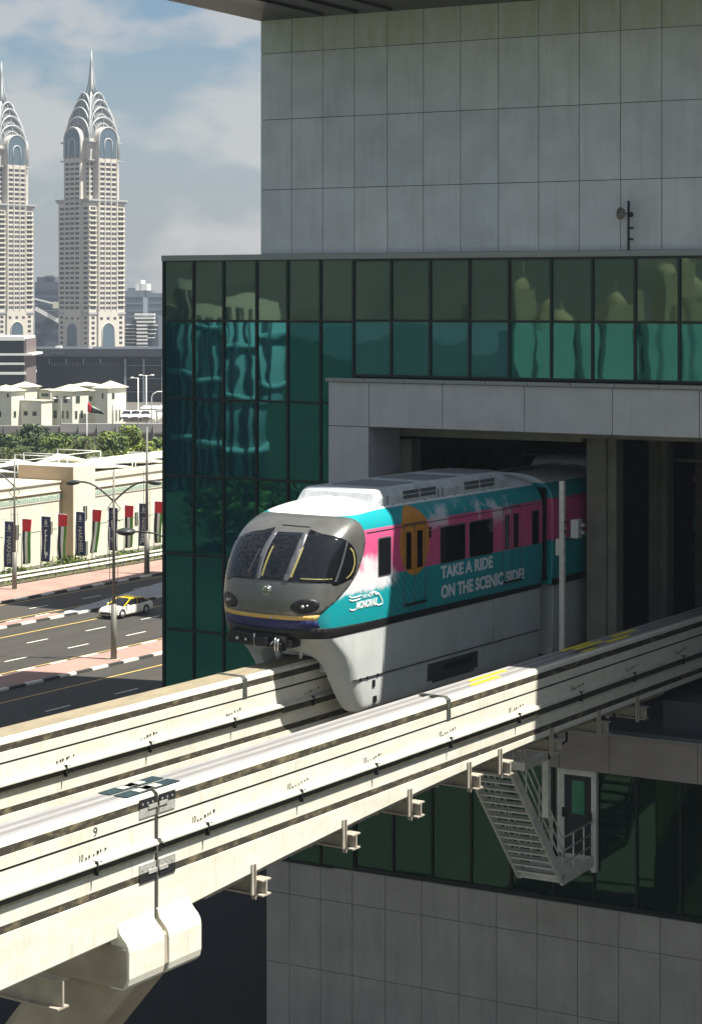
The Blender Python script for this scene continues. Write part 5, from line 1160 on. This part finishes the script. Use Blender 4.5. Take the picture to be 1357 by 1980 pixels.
# ================================================================== THE TWO SPIRED TOWERS (local: corner towards the camera at +x,-y)
M['tw'] = mat('tower_stone', (.55,.505,.43), .8, 0, .05, .1); M['tw2'] = mat('tower_side_stone', (.36,.35,.34), .8, 0, .05, .1); M['tw_win'] = mat('tower_window', (.045,.045,.05), .3)
M['tw_glass'] = mat('tower_glass', (.10,.14,.17), .25, .2); M['crown'] = mat('crown_steel', (.46,.47,.46), .45, .1); M['crown_in'] = mat('crown_infill', (.20,.21,.21), .6)
def tower(px, d, label):
    c = RT*((px-XC)/F*d)+FW*d; t = thing('spired_tower', label, 'skyscraper', (c.x, c.y, 0), math.radians(-13.2), 'twin spired towers')
    h, g, bw = 9.0, 7.3, 4.9
    mb = MB(); mb.box(-h, h, -h, h, 0, 60); mb.box(-g, g, -g, g, 60, 84); mb.build('shaft', 'tw', t, local=True)
    mb = MB(); mb.box(-h-.9, h+.9, -h-.9, h+.9, 60, 60.7); mb.box(-h-.5, h+.5, -h-.5, h+.5, 59.2, 59.99); mb.box(-g-1.2, g+1.2, -g-1.2, g+1.2, 75.4, 75.9); mb.box(-g-1.2, g+1.2, -g-1.2, g+1.2, 82.5, 83); mb.box(-h-.3, h+.3, -h-.3, h+.3, 16.6, 17.4); mb.build('cornice', 'tw2', t, local=True)
    def arch(hw, z0, zs, n=14): return [(-hw, z0), (hw, z0)]+[(hw*math.cos(math.pi*k/n), zs+hw*math.sin(math.pi*k/n)) for k in range(n+1)]
    rots = [Matrix.Rotation(math.pi/2*k, 4, 'Z') for k in range(4)]
    def face(R, off): return lambda p, q, hh: R@Vector((hh, p, q))
    for R in rots:
        mb = MB(); mb.prism(arch(bw, 0, 83.6), 0, h+.7, face(R, 0)); mb.build('bay', 'tw', t, local=True)
        mb = MB(); mb.prism(arch(bw*.86, 76.5, 83.6), h+.6, h+.78, face(R, 0)); ag = mb.build('arched_window', 'tw_glass', t, local=True)
        mb = MB()
        for rr in (bw*.97, bw*.40): 
            pts = [(-rr, 76.5)]+[(-rr*math.cos(math.pi*k/14), 83.6-(bw*.97-rr)*.55+rr*math.sin(math.pi*k/14)) for k in range(15)]+[(rr, 76.5)]
            mb.tube([R@Vector((h+.8, p, q)) for p, q in pts], .28, 6)
        mb.build('arch_rib', 'crown', ag, local=True)
        mb = MB(); mb.prism(arch(3.0, 0, 10.2), h+.6, h+.8, face(R, 0)); pa = mb.build('entrance_arch', 'tw_glass', t, local=True)
        mb = MB(); pts = [(-3.1, 0)]+[(-3.1*math.cos(math.pi*k/14), 10.2+3.1*math.sin(math.pi*k/14)) for k in range(15)]+[(3.1, 0)]; mb.tube([R@Vector((h+.8, p, q)) for p, q in pts], .22, 6); mb.build('arch_rib', 'tw', pa, local=True)
        mb = MB()
        for p in (-3.3, -1.1-.0, 1.1, 3.3): mb.prism([(p*1.35-.14, 18), (p*1.35+.14, 18), (p*1.35+.14, 76), (p*1.35-.14, 76)], h+.6, h+.95, face(R, 0))
        mb.build('mullion_rib', 'tw', t, local=True)
        for e, za in ((7.15, 92.4), (6.2, 96.2), (5.2, 99.2), (4.1, 102.0)):
            hgt = za-84 if e > 7 else 9.5; hw = e*.95
            pts = [(-hw*math.cos(math.pi*k/16), za-hgt+hgt*math.sin(math.pi*k/16)**.85) for k in range(17)]
            mb = MB(); mb.tube([R@Vector((e, p, q)) for p, q in pts], .32, 6); ri = mb.build('crown_arch', 'crown', t, local=True)
            mb = MB(); mb.prism(list(reversed(pts)), e-1.0, e-.5, face(R, 0)); mb.build('crown_infill', 'crown_in', ri, local=True)
            mb = MB()
            for k in (4, 8, 12): mb.bar(R@Vector((e-.45, pts[k][0]*.6, za-hgt+.3)), R@Vector((e-.2, pts[k][0], pts[k][1])), .22, .22)
            pin = [(-hw*.66*math.cos(math.pi*k/12), za-hgt+(hgt*.72)*math.sin(math.pi*k/12)) for k in range(13)]; mb.tube([R@Vector((e-.3, p, q)) for p, q in pin], .16, 5); mb.build('crown_strut', 'crown', ri, local=True)
    mb = MB()
    for k in range(4):
        a = math.pi/4+k*math.pi/2; mb.tube([(math.cos(a)*10.3, math.sin(a)*10.3, 75), (math.cos(a)*10.0, math.sin(a)*10.0, 85), (math.cos(a)*8.4, math.sin(a)*8.4, 92), (math.cos(a)*5.6, math.sin(a)*5.6, 98), (math.cos(a)*2.2, math.sin(a)*2.2, 102.3)], .35, 6)
    mb.build('corner_rib', 'crown', t, local=True)
    mb = MB(); mb.tube([(0,0,84),(0,0,92),(0,0,98),(0,0,101.5)], [7.2,5.6,3.6,1.8], 8); mb.build('crown_core', 'crown_in', t, local=True)
    mb = MB()
    for k in range(4):
        a = math.pi/4+k*math.pi/2; mb.tube([(math.cos(a)*2.3, math.sin(a)*2.3, 101.5), (math.cos(a)*1.1, math.sin(a)*1.1, 106), (math.cos(a)*.35, math.sin(a)*.35, 114), (0,0,118.8)], [.35,.3,.2,.06], 6)
    mb.tube([(0,0,101.5),(0,0,106),(0,0,114)], [1.5,.8,.2], 6); mb.build('spire', 'crown', t, local=True)
    # windows: lit face first, the hundred largest are parts, the rest one part
    rects = []
    P = 1.9
    for fi, R in ((0, rots[0]), (1, rots[3])):
        for r_ in range(31):
            z = 18.6+r_*P
            if z > 75: break
            for cc in (-2.95, 0, 2.95): rects.append((R, h+.7, cc, 2.1, z, 1.0, fi))
            if z < 58:
                for cc in (-7.0, 7.0): rects.append((R, h, cc, 2.4, z, 1.05, fi))
            elif z > 61: 
                for cc in (-6.2, 6.2): rects.append((R, g, cc, 1.3, z, 1.0, fi))
        for r_ in range(8): 
            for cc in (-7.0, 7.0): rects.append((R, h, cc, 1.5, 1.2+r_*1.95, .95, fi))
        for cc in (-3.4, 0, 3.4): rects.append((R, h+.7, cc, 1.3, 14.6, .9, fi))
    rects.sort(key=lambda q: (q[6], -q[3]*q[5]))
    cache = {}; rest = MB()
    for i, (R, off, cc, w_, z, hh, fi) in enumerate(rects):
        if i < 100:
            key = (fi, w_, hh, off)
            if key not in cache:
                mb = MB(); mb.box(off-.05, off+.08, -w_/2, -.12, 0, hh); mb.box(off-.05, off+.08, .12, w_/2, 0, hh)
                o = mb.build('window', 'tw_win', t, local=True); cache[key] = o
            else: o = cache[key].copy(); SC.collection.objects.link(o); o.parent = t
            o.location = R@Vector((0, cc, z)); o.rotation_euler = (0, 0, 0 if fi == 0 else -math.pi/2)
        else:
            vs = [R@Vector((x, y, zz)) for x in (off-.05, off+.08) for y in (cc-w_/2, cc+w_/2) for zz in (z, z+hh)]
            rest.add(vs, [(4,6,7,5),(0,4,5,1),(2,3,7,6),(0,2,6,4),(1,5,7,3)])
    rest.build('window', 'tw_win', t, local=True, kind='stuff')
    mb = MB()
    for k in range(20):
        for s in (-1, 1): mb.box(h, h+.5, s*5.3, s*8.9, 19.9+k*1.9, 20.3+k*1.9)
    mb.build('balcony_band', 'cream', t, local=True)
    return t
t1 = tower(177, 800, 'spired tower standing whole in the middle of the sky, arches stacked up to its needle')
c2 = RT*((3-XC)/F*838)+FW*838
dup(t1, (c2.x, c2.y, 0), None, 'spired tower cut off by the left edge of the picture')
# ================================================================== HIDDEN NEIGHBOURS THAT SHADE THE ROAD
M['hotel'] = mat('hotel_wall', (.42,.38,.32), .8, 0, .06, .2)
def hotel(u0, u1, v0, v1, z, label):
    b = thing('hotel_block', label, 'building', ((u0+u1)/2, v0, 0)); mb = MB(); mb.box(u0, u1, v0, v1, 0, z); mb.build('wall', 'hotel', b)
    mb = MB()
    zz = 3
    while zz < z-2:
        mb.box(u0-.05, u0+.02, v0+1, v1-1, zz, zz+1.5); mb.box(u0+1, u1-1, v0-.05, v0+.02, zz, zz+1.5); zz += 3.3
    mb.build('window_band', 'tw_win', b); return b
hotel1 = hotel(-60.2, -33, 99, 105.4, 38, 'beige hotel block behind the station that shades the near road')
mb = MB(); mb.prism([(-60.2,99.02),(-55.4,91.8),(-33,91.8),(-33,99.02)], 0, 37.6, lambda p, q, h: Vector((p, q, h))); mb.build('front_wing', 'hotel', hotel1)
hotel(-76.6, -40, 128, 148, 44, 'beige hotel block farther behind the station that shades the far road')
# ================================================================== BUILDINGS ACROSS THE BAY, SEEN MIRRORED IN THE GLASS
M['pal'] = mat('palace_stone', (.62,.57,.41), .85, 0, .06, .3); M['resid'] = mat('tower_white', (.60,.62,.60), .7)
rt = thing('curved_residence', 'pale curved residence with balconies mirrored in the left panes of the curtain wall', 'building', (-136, -112, 0))
mb = MB(); c0 = Vector((-136, -112, 0))
mb.tube([c0, c0+Vector((0,0,24))], 6.0, 28); mb.build('wall', 'resid', rt)
for k in range(12):
    a = math.radians(20+k*14); q = c0+Vector((6.0*math.cos(a), 6.0*math.sin(a), 0)); mb = MB(); mb.tube([q, q+Vector((0,0,22.5))], .38, 8); mb.build('window_strip', 'tw_win', rt)
for k in range(3):
    mb = MB(); mb.tube([c0+Vector((0,0,6+k*6)), c0+Vector((0,0,6.8+k*6))], 6.35, 28); mb.build('balcony', 'resid', rt)
mb = MB(); mb.box(c0.x-15, c0.x-7, c0.y-4, c0.y+4, 0, 20); mb.build('extra_wing', 'resid', rt)
pl_ = thing('domed_palace', 'sandy palace with small domes mirrored in the upper right panes', 'building', (-97, -135, 0))
mb = MB(); mb.box(-106, -62, -150, -135, 0, 20); mb.build('wall', 'pal', pl_)
for x, hh, r_ in ((-105,26,1.2),(-101,23,2.2),(-96,24.5,1.8),(-92,27.5,1.6),(-87,29.5,1.1),(-85,25,2.2),(-80,23.5,1.5),(-75,26.5,1.3),(-69,24,1.8)):
    mb = MB(); mb.box(x-r_, x+r_, -136.5, -133.5, 0, hh-2); mb.ball((x, -135, hh-1.9), r_*.75, 14, 0, (1,1,1.2)); mb.tube([(x,-135,hh-1.6),(x,-135,hh+1.2)], [.2,.05], 6); mb.build('turret', 'pal', pl_)
for i in range(13):
    for j in range(4):
        mb = MB(); mb.box(-104.8+i*3.25, -103.2+i*3.25, -135.1, -134.9, 3+j*4.4, 5.8+j*4.4); mb.build('window', 'tw_win', pl_)
pl_.rotation_euler = (0, 0, math.radians(-48))
for i, (u, v, z, r_) in enumerate(((-70,-30,9,5),(-84,-42,11,6),(-60,-48,8,4.5),(-98,-58,12,6),(-46,-44,9,5),(-112,-40,10,6),(-76,-70,12,7),(-128,-66,11,6),(-30,-60,10,6))):
    tt = tree(600, 100, z*.62, r_*.9, '%s park tree mirrored in the glass facade, counted from the left' % ('first','second','third','fourth','fifth','sixth','seventh','eighth','ninth')[i], 60+i, grp='park trees mirrored in the glass', n=3200, size=.32)
    tt.location = (u, v, 0)
# ================================================================== AIR
mh = bpy.data.materials.new('air'); mh.use_nodes = True; n = mh.node_tree; n.nodes.clear()
o_ = n.nodes.new('ShaderNodeOutputMaterial'); v_ = n.nodes.new('ShaderNodeVolumePrincipled'); v_.inputs['Density'].default_value = .0002
v_.inputs['Color'].default_value = (.66, .76, .90, 1); v_.inputs['Anisotropy'].default_value = .2; n.links.new(v_.outputs[0], o_.inputs['Volume']); M['air'] = mh
mb = MB(); mb.box(-900, 500, -250, 1500, -1.2, 135); tag(mb.build('haze', 'air'), kind='stuff')
